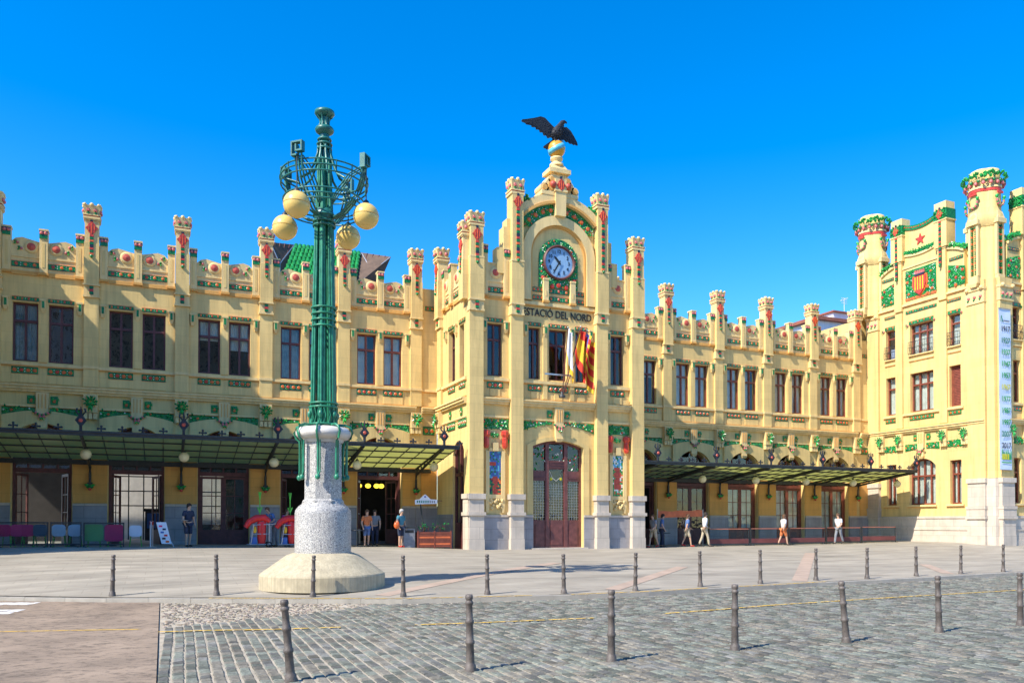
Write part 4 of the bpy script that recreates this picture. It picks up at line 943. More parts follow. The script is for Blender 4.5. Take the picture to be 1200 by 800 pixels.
    for i, (x, w_) in enumerate(grid):
        up = window(f, x - w_ / 2, 11.55, w_, 1.87, 3 if w_ > 1 else 1, 1.35, 'wood_red', 'curtain' if i else None)
        if i == 2 and pylons[0][0] > 2: window(f, x - w_ / 2, 8.05, w_, 2.38, 1, 0, 'wood_red', 'shutter')
        else: window(f, x - w_ / 2, 8.05, w_, 2.38, 3 if w_ > 1 else 1, 1.66, 'wood_red', 'curtain')
        window(f, x - w_ / 2 - (.1 if w_ > 1 else 0), 2.38, w_ + (.2 if w_ > 1 else 0), 2.55 if w_ < 1 else 2.74, 4 if w_ > 1 else 2, 1.75, 'wood_red', 'curtain')
        P('window_sill', moulding(w_ + .4, 2.26, 2.37, .12, 'trim'), x - w_ / 2 - .2); P('tile_band', tile_band(w_ + .08, .17, 4 if w_ > 1 else 2, 1), x - w_ / 2 - .04, 13.47); P('tile_band', tile_band(w_ + .08, .22, 6 if w_ > 1 else 3, 2), x - w_ / 2 - .04, 7.58)
        P('moulding', moulding(w_ + .1, 11.2, 11.28, .07, 'trim'), x - w_ / 2 - .05)
        for s_ in (-1, 1): ob('rosette', rosette(), up, f @ T((x + s_ * (w_ / 2 + .12), -.04, 13.42)))
        q = M(); n = 7 if w_ < 1 else 13
        for k in range(n + 1): xx = x - w_ / 2 - .04 + (w_ + .08) * k / n; q.tube([(xx, -.1, 11.6), (xx, -.16, 11.8), (xx, -.1, 12.35)], .012, 'iron', 4)
        for z in (11.62, 12.0, 12.35): q.box(x - w_ / 2 - .05, x + w_ / 2 + .05, -.115, -.09, z, z + .03, 'iron')
        q.box(x - w_ / 2 - .06, x + w_ / 2 + .06, -.12, .1, 11.5, 11.56, 'trim'); ob('balcony_rail', q, up, f)
        w2 = 2.04 if w_ > 1 else .74
        P('tile_band', tile_band(round(w2 + .14, 2), .14, 6, 7), x - w2 / 2 - .07, 14.18)
    P('moulding', moulding(round(b - a - .02, 3), 14.66, 14.78, .11, 'trim'), a + .01); P('cornice', cornice(round(b - a - .02, 3)), a + .01); P('moulding', moulding(5.6, 7.88, 8.0, .1, 'trim'), -2.8)
    q = M(); q.box(a, b, -.10, .0, -.25, 1.55, 'stone'); q.box(a, b, -.15, .0, 1.55, 1.68, 'stone'); q.box(a, b, -.14, .0, .86, .98, 'stone'); q.box(a, b, -.16, .0, -.25, .3, 'stone'); ob('plinth', q, ST, f)
    # flower panels
    def panel(x0, x1, z0, z1a, z1b, seed, n):
        q = M(); zt = lambda x: z1a + (z1b - z1a) * (x - x0) / (x1 - x0); q.prism([(x0, z0), (x1, z0), (x1, z1b), (x0, z1a)], -.03, .02, 'tile_green')
        flowers(q, lambda x, z: z < zt(x) - .05, x0 + .06, x1 - .06, z0 + .05, max(z1a, z1b) - .05, n, seed, -.03, .10); return ob('flower_panel', q, ST, f)
    panel(-2.95, -1.88, 15.02, 16.05, 16.35, 1, 330); panel(1.88, 2.95, 15.02, 16.35, 16.05, 2, 330)
    cp = panel(-1.08, 1.08, 15.0, 16.8, 16.8, 3, 700)
    q = M(); q.box(-1.08, 1.08, -.05, 0, 14.98, 15.12, 'tile_orange'); sh = [(-.42, 16.25), (.42, 16.25), (.46, 15.75), (.3, 15.4), (0, 15.12), (-.3, 15.4), (-.46, 15.75)]; q.prism([(x * 1.2, 15.7 + (z - 15.7) * 1.12) for x, z in sh], -.10, .0, 'tile_orange'); q.prism(sh, -.16, -.05, 'tile_red')
    for k in range(4): x = -.27 + .18 * k; q.box(x - .035, x + .035, -.175, -.1, 15.42, 16.22, 'flag_yellow')
    q.box(-.34, .34, -.15, 0, 16.3, 16.42, 'tile_dark')
    for k in range(5): q.prism([(-.34 + .136 * k, 16.42), (-.204 + .136 * k, 16.42), (-.27 + .136 * k, 16.66)], -.14, 0, 'tile_pink')
    ob('coat_of_arms', q, cp, f)
    for s_ in (-1, 1): P('tile_band', tile_band(.9, .13, 5, 8), (-2.85 if s_ < 0 else 1.95), 16.58)
    q = M(); rr = random.Random(5)
    q.band([(x / 10, 17.95 + .012 * x * x / 10) for x in range(-12, 13)], [(x / 10, 17.74 + .012 * x * x / 10) for x in range(-12, 13)], -.06, .02, 'tile_green')
    for k in range(80): q.leaf((rr.uniform(-1.15, 1.15), -.07, rr.uniform(17.78, 17.98)), (rr.uniform(-1, 1), -.1, rr.uniform(-.6, 1)), .14, .04, 'leaf_green')
    ob('leaf_band', q, at, f)
    q = M(); q.band([(x / 10, 19.36 + .18 * x * x / 100 + .12) for x in range(-12, 13)], [(x / 10, 19.20 + .18 * x * x / 100) for x in range(-12, 13)], -.07, .4, 'tile_green')
    for k in range(14): x = -1.08 + .166 * k; q.bud((x, -.07, 19.34 + .18 * x * x), .055, 'tile_red', .5)
    ob('crest_band', q, at, f)
    pts = []
    for k in range(10): rr_ = .36 if k % 2 == 0 else .145; aa = R(90 + 36 * k); pts.append((rr_ * cos(aa), 18.52 + rr_ * sin(aa)))
    q = M(); q.prism(pts, -.06, .02, 'tile_red'); ob('star', q, at, f)
    for x, w_, lo, hi in ((-2.25, .9, 5.72, 6.1), (2.25, .9, 5.72, 6.1)):
        q = M(); q.box(x - .5, x + .5, -.03, .02, lo, hi, 'tile_green'); flowers(q, lambda x_, z_: True, x - .45, x + .45, lo + .04, hi - .04, 110, 3, -.03, .06); ob('garland_band', q, ST, f)
    for s_ in (-1, 1):
        q = M(); tp = [(.3 + .1 * k, 6.1) for k in range(10)]; bt = [(x, 5.98 - .12 * (x - .3)) for x, z in tp]; q.band([(s_ * x, z) for x, z in tp][::s_], [(s_ * x, z - .2) for x, z in bt][::s_], -.03, .02, 'tile_green')
        flowers(q, lambda x_, z_: True, min(s_ * .35, s_ * 1.15), max(s_ * .35, s_ * 1.15), 5.8, 6.05, 70, 4, -.03, .06)
        ob('garland_band', q, ST, f)
    kk = P('keystone', keystone(), 0); ob('garland', key_garland(), kk, f @ T((0, -.18, 5.75)))
    for x in (-.45, .45): P('square_tile', square_tile(), x, 6.28)
    for x in (-2.95, -1.55, 1.55, 2.95):
        q = M(); q.box(-.22, .22, -.2, .02, 6.05, 6.77, 'trim')
        for k in (-1, 0, 1): q.box(k * .15 - .06, k * .15 + .06, -.18, .02, 5.78, 6.03, 'trim')
        co = P('corbel', q, x); ob('leaf_ornament', leaf_ornament(), co, f @ T((x, -.22, 6.5)))
@cached
def turret(): 
    q = M(); n = 40
    def rad(t):
        p = (t + pi / 4) % (pi / 2) - pi / 4; c, r = .37, .62; return (c * cos(p) + math.sqrt(r * r - (c * sin(p)) ** 2)) / (c + r)
    def rings(prof): return [[(s_ * .95 * rad(2 * pi * i / n + 1e-4) * cos(2 * pi * i / n), s_ * .95 * rad(2 * pi * i / n + 1e-4) * sin(2 * pi * i / n), z) for i in range(n)] for s_, z in prof]
    q.loft(rings([(.86, 14.6), (.86, 17.9)]), 'plaster'); q.loft(rings([(.90, 17.9), (1.04, 18.15), (1.06, 18.45), (.95, 18.7), (.93, 19.9)]), 'plaster')
    q.loft(rings([(.97, 19.86), (.97, 20.02)]), 'tile_red'); q.loft(rings([(1.0, 20.02), (1.0, 20.12), (.93, 20.14), (.93, 20.42), (1.02, 20.46), (1.02, 20.54)]), 'trim')
    q.loft(rings([(.90, 20.5), (.90, 21.0), (.85, 21.12), (.7, 21.2)]), 'plaster'); q.lathe([(.3, 21.15), (.32, 21.3), (.12, 21.38)], 'medallion_red', 12)
    return q
@cached
def turret_box():
    q = M(); q.box(-.28, .28, -.14, .05, 14.7, 15.12, 'trim'); q.frus((-.16, .16, -.1, .05), 14.52, (-.24, .24, -.14, .05), 14.7, 'trim'); q.box(-.3, -.17, -.10, .05, 15.12, 18.0, 'trim'); q.box(.17, .3, -.10, .05, 15.12, 18.0, 'trim'); q.box(-.36, .36, -.2, .05, 18.0, 18.25, 'trim'); q.frus((-.3, .3, -.16, .05), 18.25, (-.2, .2, -.05, .05), 18.7, 'trim')
    for s_ in (-1, 1):
        for k in range(22): q.box(s_ * .1 - .03, s_ * .1 + .03, -.10, .02, 15.2 + .125 * k, 15.27 + .125 * k, ['tile_green', 'tile_green', 'tile_orange'][k % 3]); 
    return q
@cached
def wreath():
    q = M(); 
    for k in range(16):
        a = R(-200 + 220 * k / 15); q.ball((.27 * cos(a), -.03, .27 * sin(a)), .07, 'tile_pink' if k % 3 else 'leaf_green', 6)
    for s_ in (-1, 1): q.ball((s_ * .3, -.03, .22), .1, 'leaf_green', 6)
    q.box(-.22, .22, -.05, .02, .42, .55, 'tile_red'); return q
@cached
def turret_leaves():
    q = M(); rr = random.Random(4)
    for k in range(190):
        a = rr.uniform(0, 2 * pi); z = rr.uniform(20.5, 20.75); r = 1.0; q.leaf((r * cos(a), r * sin(a), z), (.38 * cos(a) + rr.uniform(-.4, .4), .38 * sin(a) + rr.uniform(-.4, .4), rr.uniform(.2, 1)), rr.uniform(.16, .30), .085, rr.choice(['leaf_green', 'leaf_green', 'tile_green']), (cos(a), sin(a), .3))
    for k in range(16):
        a = 2 * pi * (k + .5) / 16; q.ball((.97 * cos(a), .97 * sin(a), 20.28), .11, 'tile_pink', 6); q.ball((1.0 * cos(a + .15), 1.0 * sin(a + .15), 20.4), .09, 'tile_green', 6)
    return q
def full_turret(x, y, detail=True):
    mw = T((x, y, 0)); t = ob('turret', turret(), ST, mw); ob('leaf_crest', turret_leaves(), t, mw)
    if not detail: return
    for k in range(4):
        r = mw @ Matrix.Rotation(pi / 2 * k, 4, 'Z') @ T((0, -.86, 0)); ob('tile_shaft', turret_box(), t, r); ob('wreath', wreath(), t, r @ T((0, -.08, 19.25)))
FT = T((XT, YW, 0)) @ Matrix.Rotation(R(-90), 4, 'Z'); FF = T((XT, YT, 0))
tower_face(FT, [(3.14, 4.22), (-3.98, -3.1)], True, 8.2); tower_face(FF, [(-3.75, -2.72), (2.72, 4.0)], True, 8.2, .48)
q = M(); q.loft([[(-.0, .5, z), (.12, .12, z), (.5, 0, z), (.6, .6, z)] for z in (3.78, 14.9)], 'plaster', False); q.loft([[(-.1, .5, z), (.04, .04, z), (.5, -.1, z), (.6, .6, z)] for z in (-.2, 3.76)], 'stone', False); ob('pylon', q, ST, T((XT, YT, 0)))
full_turret(XT + .58, YT + .95); full_turret(XT + .22, YW - .15); full_turret(XT + 8.0, YT + .95)
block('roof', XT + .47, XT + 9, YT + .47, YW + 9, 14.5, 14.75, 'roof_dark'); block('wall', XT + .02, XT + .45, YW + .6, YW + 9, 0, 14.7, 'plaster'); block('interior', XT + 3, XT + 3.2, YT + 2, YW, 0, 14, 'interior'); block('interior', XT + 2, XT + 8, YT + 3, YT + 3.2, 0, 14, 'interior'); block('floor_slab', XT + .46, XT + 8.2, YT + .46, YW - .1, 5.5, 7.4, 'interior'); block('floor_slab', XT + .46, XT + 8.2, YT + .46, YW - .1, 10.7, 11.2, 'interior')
# twin tower at the other end of the station
XT2 = 2 * XC - XT
FT2 = T((XT2, YT, 0)) @ Matrix.Rotation(R(90), 4, 'Z'); tower_face(FT2, [(-3.9, -2.9)], False, 8.2); tower_face(T((XT2 - 8.2, YT, 0)), [(2.9, 3.9)], False, 8.2)
full_turret(XT2 - .78, YT + .95, False); full_turret(XT2 - .78, YW - .35, False); block('roof', XT2 - 9, XT2 - .47, YT + .47, YW + 9, 14.4, 14.75, 'roof_dark')

# ------------------------------------------------------------------ glazed iron canopies over the wing doors
CD = YW - 34.8      # projection of the canopy
@cached
def canopy_bracket(dz, drop):
    q = M(); pts = [(0, -.10, 2.98), (0, -.10, 3.40), (0, -.16, 3.66)]
    for t in [i / 10 for i in range(1, 11)]: pts.append((0, -.16 - (CD - .2) * t, 3.66 + (drop - 3.66 - .14) * (1 - (1 - t) ** 1.12)))
    q.tube(pts, .06, 'iron', 6); q.tube([(0, -.02, dz - .06), (0, -CD, drop - .06)], .05, 'iron', 6)
    q.tube([(0, -.10, 2.98), (0, -.10, dz)], .04, 'iron', 6)
    for t in (.10, .2, .31, .42, .53, .64, .75):
        y = -.1 - CD * t; zl = 3.66 + (drop - 3.8) * (1 - (1 - t) ** 1.12); zu = dz + (drop - dz) * t - .06; r = max(.05, (zu - zl) / 2 - .05)
        n = 12; c = (zl + zu) / 2; q.tube([(0, y + r * cos(2 * pi * i / n), c + r * sin(2 * pi * i / n)) for i in range(n + 1)], .022, 'iron', 4)
    q.box(-.1, .1, -.2, .0, 2.9, 3.02, 'iron'); q.ball((0, -.14, 2.84), .13, 'tile_green', 8, (1.2, .8, .8)); q.ball((0, -.16, 2.74), .08, 'tile_red', 6)
    for s_ in (-1, 1): q.leaf((0, -.15, 2.86), (s_, -.2, .3), .24, .07, 'leaf_green')
    return q
@cached
def canopy_panel(w, d, slope): 
    q = M(); q.add([(0, 0, 0), (w, 0, 0), (w, -d, slope), (0, -d, slope), (0, 0, .015), (w, 0, .015), (w, -d, slope + .015), (0, -d, slope + .015)], [(0, 1, 2, 3), (7, 6, 5, 4), (0, 4, 5, 1), (1, 5, 6, 2), (2, 6, 7, 3), (3, 7, 4, 0)], 'canopy_glass'); return q
@cached
def small_finial():
    q = M(); q.tube([(0, 0, 0), (0, 0, .18)], .03, 'iron_blue', 5); q.box(-.12, .12, -.025, .025, .08, .14, 'iron_blue'); q.ball((0, 0, .2), .05, 'iron_blue', 6)
    for s_ in (-1, 1): q.ball((s_ * .12, 0, .11), .045, 'iron_blue', 6)
    return q
@cached
def big_finial():
    q = M(); q.tube([(0, 0, 0), (0, 0, .3)], .06, 'iron_blue', 6); q.prism([(0, .14), (.2, .4), (0, .68), (-.2, .4)], -.06, .06, 'iron_blue'); q.bud((0, -.06, .4), .08, 'medallion_red', .4)
    for s_ in (-1, 1): q.tube([(s_ * .05, 0, .6), (s_ * .16, 0, .72), (s_ * .13, 0, .86)], .035, 'iron_blue', 5)
    q.tube([(0, 0, .66), (0, 0, .92)], [.05, .02], 'iron_blue', 5); return q
def canopy(x0, x1, pil, zf, zr):
    f = T((0, YW - .06, 0)); q = M(); n = round((x1 - x0) / .72); dx = (x1 - x0) / n; rows = 4; sl = (zf - zr) / rows; dd = CD / rows
    q.box(x0, x1, -CD - .03, -CD + .03, zf - .13, zf - .02, 'iron'); q.box(x0, x1, -.16, -.02, zr - .24, zr - .05, 'iron'); q.box(x0, x1, -CD - .09, -CD + .02, zf - .02, zf + .05, 'iron')
    for k in range(1, rows): y = -dd * k; z = zr + sl * k; q.box(x0, x1, y - .022, y + .022, z - .075, z - .015, 'iron')
    can = ob('canopy', q, ST, f)
    gl = canopy_panel(round(dx - .035, 3), round(dd - .02, 3), round(sl, 3))
    for i in range(n):
        for k in range(rows): ob('glass_panel', gl, can, f @ T((x0 + dx * i + .017, -dd * k - .01, zr + sl * k + (.012 if k % 2 else 0))))
    q = M()
    for i in range(n + 1): q.add([(x0 + dx * i + a, y, z + b) for y, z in ((0, zr), (-CD, zf)) for a, b in ((-.010, -.03), (.010, -.03), (.010, .03), (-.010, .03))], [(0, 1, 5, 4), (1, 2, 6, 5), (2, 3, 7, 6), (3, 0, 4, 7)], 'iron')
    ob('glazing_bars', q, can, f, kind='stuff')
    for x in pil:
        ob('bracket', canopy_bracket(round(zr, 3), round(zf, 3)), can, f @ T((x, 0, 0))); ob('large_finial', big_finial(), can, f @ T((x, -CD - .1, zf + .03)))
    for i in range(n + 1):
        x = x0 + dx * i
        if all(abs(x - p) > .25 for p in pil): ob('small_finial', small_finial(), can, f @ T((x, -CD - .06, zf + .04)))
    return can
canopy(-8.0, 12.35, XL, 4.74, 4.02); canopy(22.15, 41.2, XR, 4.38, 3.86)
def hanging_globe(x, z, zt, where):
    t = thing('globe_lamp', f'cream globe lamp under the canopy, {where}', 'lamp', (x, 36.3, z), 0, 'globe lamps hanging under the canopies')
    q = M(); q.ball((0, 0, 0), .21, 'globe_cream', 16); ob('globe', q, t)
    q = M(); q.tube([(0, 0, .2), (0, 0, zt - z)], .015, 'iron', 5); q.lathe([(.07, .17), (.09, .2), (.03, .27)], 'iron', 10); ob('rod', q, t)
wl = ['leftmost of the row', 'above the two coloured seat backs', 'over the door behind the sandwich board', 'left of the big green street lamp', 'right of the big green street lamp', 'at the end beside the pavilion']
for k, x in enumerate(XL[1:]): hanging_globe(x + .05, 3.9 + (.12 if k < 2 else 0), 4.44, wl[k + 1])
wr = ['', 'nearest to the clock pavilion', 'second from the clock pavilion', 'third from the clock pavilion', 'fourth from the clock pavilion', 'in front of the corner tower windows']
for k, x in enumerate(XR[1:]): hanging_globe(x + .35, 3.66, 4.18, wr[k + 1] + (' on the right wing' if k < 4 else ''))

# ------------------------------------------------------------------ clock, eagle, flags, banner
ck = thing('wall_clock', 'round blue faced clock with black numerals in a green tiled arch', 'clock', (XC, YP - .06, 13.76))
def discm(q, r0, r1, y0, y1, m, n=40):
    a = [(r0 * cos(2 * pi * i / n), y0, r0 * sin(2 * pi * i / n)) for i in range(n)]; b = [(r1 * cos(2 * pi * i / n), y1, r1 * sin(2 * pi * i / n)) for i in range(n)]; q.loft([a, b], m, False, False); return b
q = M(); n = 44
for r0, y0, r1, y1 in ((.84, .05, .84, -.10), (.84, -.10, .78, -.15), (.78, -.15, .72, -.06)): discm(q, r0, r1, y0, y1, 'wood', n)
ob('rim', q, ck)
q = M(); b = discm(q, .74, .73, .03, -.04, 'clock_face'); q.add(b, [tuple(range(len(b)))], 'clock_face'); ob('clock_face', q, ck)
q = M()
for k in range(60): a = R(6 * k); r = .68; c, s_ = cos(a), sin(a); l = .03 if k % 5 else .05; q.add([((r - l) * s_ - .006 * c, -.045, (r - l) * c + .006 * s_), ((r - l) * s_ + .006 * c, -.045, (r - l) * c - .006 * s_), (r * s_ + .006 * c, -.045, r * c - .006 * s_), (r * s_ - .006 * c, -.045, r * c + .006 * s_)], [(0, 1, 2, 3)], 'black')
ob('minute_marks', q, ck, kind='stuff')
for k in range(1, 13): a = R(30 * k); ob('numeral', text_mesh(str(k), .24, 'black', .006, .9, .004), ck, W[ck] @ T((.53 * sin(a), -.05, .53 * cos(a))))
for nm, a, l, wd in (('hour_hand', 317.5, .40, .045), ('minute_hand', 210, .60, .03)):
    q = M(); q.prism([(-wd, -.1), (wd, -.1), (wd * 1.2, l * .7), (0, l), (-wd * 1.2, l * .7)], -.012, .0, 'black'); ob(nm, q, ck, W[ck] @ T((0, -.07 if nm[0] == 'h' else -.09, 0)) @ Matrix.Rotation(R(a), 4, 'Y'))
q = M(); q.lathe([(.05, 0), (.05, .05)], 'black', 12); ob('hub', q, ck, W[ck] @ T((0, -.05, 0)) @ Matrix.Rotation(R(90), 4, 'X'))
# eagle on a ball
eg = thing('eagle_statue', 'dark bronze eagle with raised wings on a golden ball with a blue band', 'statue', (XC, YP + .15, 18.95), rot=Matrix.Diagonal((1.0, 1, 1, 1)))
q = M(); q.ball((0, 0, .40), .42, 'ball_gold', 28); bl = ob('ball', q, eg)
q = M(); tilt = Matrix.Rotation(R(-28), 4, 'Y'); n = 36; vs = []
for i in range(n):
    a = 2 * pi * i / n
    for r, h in ((.405, -.115), (.436, -.11), (.436, .11), (.405, .115)): v = tilt @ Vector((r * cos(a), r * sin(a), h)); vs.append((v.x, v.y, v.z + .40))
q.add(vs, [(i * 4 + k, (i + 1) % n * 4 + k, (i + 1) % n * 4 + (k + 1) % 4, i * 4 + (k + 1) % 4) for i in range(n) for k in range(4)], 'ball_blue', True); ob('blue_band', q, bl)
q = M(); bz = .80
path = [((-.06, .0, bz + .02), .07), ((-.05, -.02, bz + .14), .17), ((.0, -.03, bz + .32), .215), ((.06, -.03, bz + .52), .20), ((.13, -.05, bz + .68), .135), ((.20, -.07, bz + .82), .105), ((.27, -.08, bz + .93), .11), ((.35, -.10, bz + .97), .085), ((.42, -.11, bz + .95), .045), ((.455, -.115, bz + .90), .012)]
rings = []
for k, (p_, r) in enumerate(path):
    p_ = Vector(p_); d = (Vector(path[min(k + 1, 9)][0]) - Vector(path[max(k - 1, 0)][0])).normalized(); u = d.cross(Vector((0, 1, 0))).normalized(); v = d.cross(u); rings.append([tuple(p_ + u * r * cos(2 * pi * i / 14) - v * r * .95 * sin(2 * pi * i / 14)) for i in range(14)])
q.loft(rings, 'bronze')
def wing(pts, ys):
    n = len(pts); vs = [(x, y, z + bz) for (x, z), y in zip(pts, ys)] + [(x, y + .07, z + bz) for (x, z), y in zip(pts, ys)]; ar = sum(pts[i][0] * pts[(i + 1) % n][1] - pts[(i + 1) % n][0] * pts[i][1] for i in range(n))
    F = [tuple(range(n)), tuple(range(2 * n - 1, n - 1, -1))] + [(i, i + n, (i + 1) % n + n, (i + 1) % n) for i in range(n)]
    q.add(vs, F if ar > 0 else [f[::-1] for f in F], 'bronze')
lw = [(-.05, .62), (-.25, .78), (-.5, .99), (-.7, 1.0), (-1.0, .84), (-1.35, .68), (-1.55, .60), (-1.58, .52), (-1.38, .49), (-1.36, .44), (-1.12, .47), (-1.10, .39), (-.92, .43), (-.90, .33), (-.76, .36), (-.72, .24), (-.60, .28), (-.54, .13), (-.44, .18), (-.36, .05), (-.24, .12), (-.1, .2)]
wing(lw, [-.02 - .10 * abs(x) ** 1.4 for x, z in lw]); 
rw = [(.10, .60), (.30, .76), (.52, .84), (.72, .70), (.88, .46), (1.02, .20), (1.05, .07), (.93, .09), (.88, .05), (.78, .11), (.70, .07), (.60, .15), (.52, .11), (.42, .2), (.34, .17), (.16, .3)]
wing(rw, [.04 + .06 * abs(x) for x, z in rw])
rr = random.Random(9)
for k in range(60):    # layered feather relief
    t = rr.random(); x = -.2 - 1.25 * t; zt = lerp([(-1.5, .58), (-1.0, .80), (-.6, .98), (-.25, .78), (0, .6)], x); zb = lerp([(-1.5, .54), (-1.0, .46), (-.7, .34), (-.4, .14), (0, .2)], x)
    z = zb + (zt - zb) * rr.uniform(.15, .95); q.leaf((x, -.03 - .10 * abs(x) ** 1.4, z + bz), (-.6, 0, -.7), .15, .03, 'bronze', (0, -.2, 0))
for k in range(46): x = rr.uniform(.15, .7); q.leaf((x, .03 + .06 * x, bz + rr.uniform(.2, .62) - .3 * max(0, x - .4)), (.6, 0, -.8), .15, .03, 'bronze', (0, -.2, 0))
for k in range(70): a = rr.uniform(pi, 2 * pi); z = rr.uniform(.12, .85); xx = lerp([(.1, -.05), (.32, 0), (.52, .06), (.85, .2)], z); r = lerp([(.1, .16), (.32, .21), (.52, .2), (.7, .13), (.9, .1)], z); q.leaf((xx + r * cos(a), -.03 + r * sin(a), bz + z), (.1 * cos(a), .1, -1), .12, .03, 'bronze', (cos(a), sin(a), 0))
tl = [(-.05, .16), (-.2, -.02), (-.42, -.24), (-.52, -.34), (-.50, -.42), (-.42, -.40), (-.38, -.46), (-.30, -.40), (-.22, -.40), (-.05, -.05), (.02, .05)]
wing(tl, [.02 + .06 * k / 10 for k in range(11)])
for s_ in (-.10, .13):
    q.tube([(s_, -.05, bz + .2), (s_ + .02, -.10, bz + .05), (s_ + .03, -.14, bz - .02)], [.085, .05, .035], 'bronze', 7)
    for k in (-1, 0, 1): q.tube([(s_ + .03, -.14, bz - .02), (s_ + .03 + .06 * k, -.25, bz - .07), (s_ + .03 + .07 * k, -.29, bz - .15)], [.03, .022, .008], 'bronze', 5)
q.v = [((x - .1) * 1.2 + .08, y, z) for x, y, z in q.v]; ob('eagle', q, eg)
# flags on poles above the door
PIV = Vector((XC + .05, YP - .32, 7.25))
fb = M(); fb.lathe([(.16, 0), (.16, .1), (.08, .16), (.08, .3)], 'iron', 12); fb.box(-.9, .6, .0, .05, 1.05, 1.12, 'steel'); ob('flag_holder', fb, ST, T(PIV))
def flag(tip, name, label, cols, w_, h_, ph, sag):
    t = thing('flag', label, 'flag', PIV, 0, 'flags on poles over the station door'); tip = Vector(tip) - PIV
    q = M(); q.tube([(0, 0, 0), tuple(tip)], .022, 'wood', 6); q.ball(tuple(tip), .045, 'steel', 6); ob('pole', q, t)
    d = tip.normalized(); q = M(); nu, nv = 14, 22; rows = []
    for side in (0, .006):
        vs = []
        for j in range(nv + 1):
            for i in range(nu + 1):
                u, v = i / nu, j / nv; base = tip * (1 - .02) - d * h_ * v * .55
                x = w_ * u * (.30 + .28 * v) + .06 * sin(u * 14 + ph + v * 2) * u; y = -.06 - .14 * sin(u * 11 + ph) * (.4 + u) + side; z = -sag * u * (.55 + .25 * v) - h_ * .42 * v * u ** .5
                vs.append((base.x + x, base.y + y, base.z + z))
        rows.append(vs)
    for k, vs in enumerate(rows):
        fs = {}
        for j in range(nv):
            for i in range(nu):
                a = j * (nu + 1) + i; f_ = (a, a + 1, a + nu + 2, a + nu + 1); m_ = cols((i + .5) / nu, (j + .5) / nv); fs.setdefault(m_, []).append(f_ if k else f_[::-1])
        for m_, F in fs.items(): q.add(vs, F, m_, True)
    ob('cloth', q, t)
flag((XC + .02, YP - 1.0, 10.45), 'f', 'white flag with a yellow hem, leftmost of the three flags', lambda u, v: 'flag_yellow' if v > .86 else 'flag_white', .75, 2.2, .5, .55)
flag((XC + .50, YP - 1.35, 10.45), 'f', 'red and yellow flag of three bands, in the middle of the three', lambda u, v: 'flag_red' if v < .25 or v > .75 else 'flag_yellow', 1.1, 2.1, 1.6, .7)
flag((XC + 1.05, YP - 1.0, 10.4), 'f', 'red and yellow striped flag with a blue hoist, on the right', lambda u, v: 'flag_blue' if u < .28 else ('flag_red' if int(v * 9) % 2 else 'flag_yellow'), 1.25, 2.3, 3.0, 1.0)
# anniversary banner on the tower corner
bn = thing('hanging_banner', 'tall pale blue banner listing years from 1917 to 2017 on the tower corner', 'banner', (XT + .50, YT - .25, 4.22))
q = M(); nz = 40; vs = []
for y in (0, .012):
    for k in range(nz + 1):
        for x in (-.48, -.16, .16, .48): vs.append((x, y - .02 * sin(k * .6) * (1 if abs(x) < .3 else .3) - .0, 8.88 * k / nz))
F = []
for k in range(nz):
    for i in range(3): a = k * 4 + i; F.append((a, a + 1, a + 5, a + 4)); b = a + 4 * (nz + 1); F.append((b + 4, b + 5, b + 1, b))
q.add(vs, F, 'banner', True); ob('cloth', q, bn)
q = M(); q.tube([(-.52, -.01, 8.9), (.52, -.01, 8.9)], .02, 'steel', 6); q.tube([(-.52, -.01, -.01), (.52, -.01, -.01)], .02, 'steel', 6); ob('rail', q, bn)
zc = [7.76 - .645 * k for k in range(11)]
pc = ['print_dark', 'print_teal', 'print_green', 'print_green', 'print_green', 'print_yellow', 'print_green', 'print_green', 'print_green', 'print_teal', 'print_dark']
for k, (z, c_) in enumerate(zip(zc, pc)): ob('printed_year', text_mesh(str(1917 + 10 * k), .42, c_, .002, .88, .006), bn, W[bn] @ T((0, -.045, z)))
q = M(); q.prism([(-.40, 8.15), (-.36, 8.15), (-.31, 8.42), (-.26, 8.15), (-.20, 8.15), (-.29, 8.5), (-.33, 8.5)], -.045, -.04, 'print_teal'); ob('printed_emblem', q, bn)
for k in range(5): q = M(); q.box(-.14 + .1 * k, -.07 + .1 * k, -.045, -.04, 8.18, 8.25, 'print_dark'); ob('printed_mark', q, bn)
q = M()
for x, w_, h_ in ((-.38, .1, .62), (-.24, .09, .5), (-.1, .12, .52), (.06, .1, .58), (.2, .1, .42), (.31, .09, .55)): q.prism([(x, .55), (x + w_, .55), (x + w_ * .9, .55 + h_ * .8), (x + w_ * .3, .55 + h_)], -.045, -.042, 'print_green')
for x in (-.36, -.22, -.08, .08): q.box(x, x + .11, -.050, -.046, .56, .86, 'print_yellow')
ob('printed_emblem', q, bn, kind='stuff')
q = M(); q.box(-.38, .4, -.045, -.042, .36, .42, 'print_green'); ob('printed_line', q, bn)

# ------------------------------------------------------------------ the big street lamp
LX, LY = 3.82, 21.26; LZ = g(LX, LY)
lp = thing('street_lamp', 'tall green iron street lamp with four yellow globes on a white mosaic pedestal', 'street lamp', (LX, LY, LZ))
q = M(); n = 56; q.lathe([(1.59, -.05), (1.59, .30), (1.57, .34), (.92, .80), (.76, .86)], 'concrete', n, smooth=False); ob('base', q, lp)
q = M(); q.lathe([(.715, .80), (.715, 1.86), (.70, 1.96), (.62, 2.06), (.54, 2.12), (.52, 2.2)], 'mosaic', 40); PD = ob('pedestal', q, lp)
q = M(); q.lathe([(.55, 2.16), (.55, 2.2), (.505, 2.24), (.495, 3.74), (.52, 3.80), (.52, 3.86)], 'mosaic', 8, smooth=False, ph=R(12)); q.lathe([(.50, 3.70), (.53, 3.76), (.53, 3.82), (.50, 3.84)], 'white_plaster', 24); ob('shaft', q, lp)
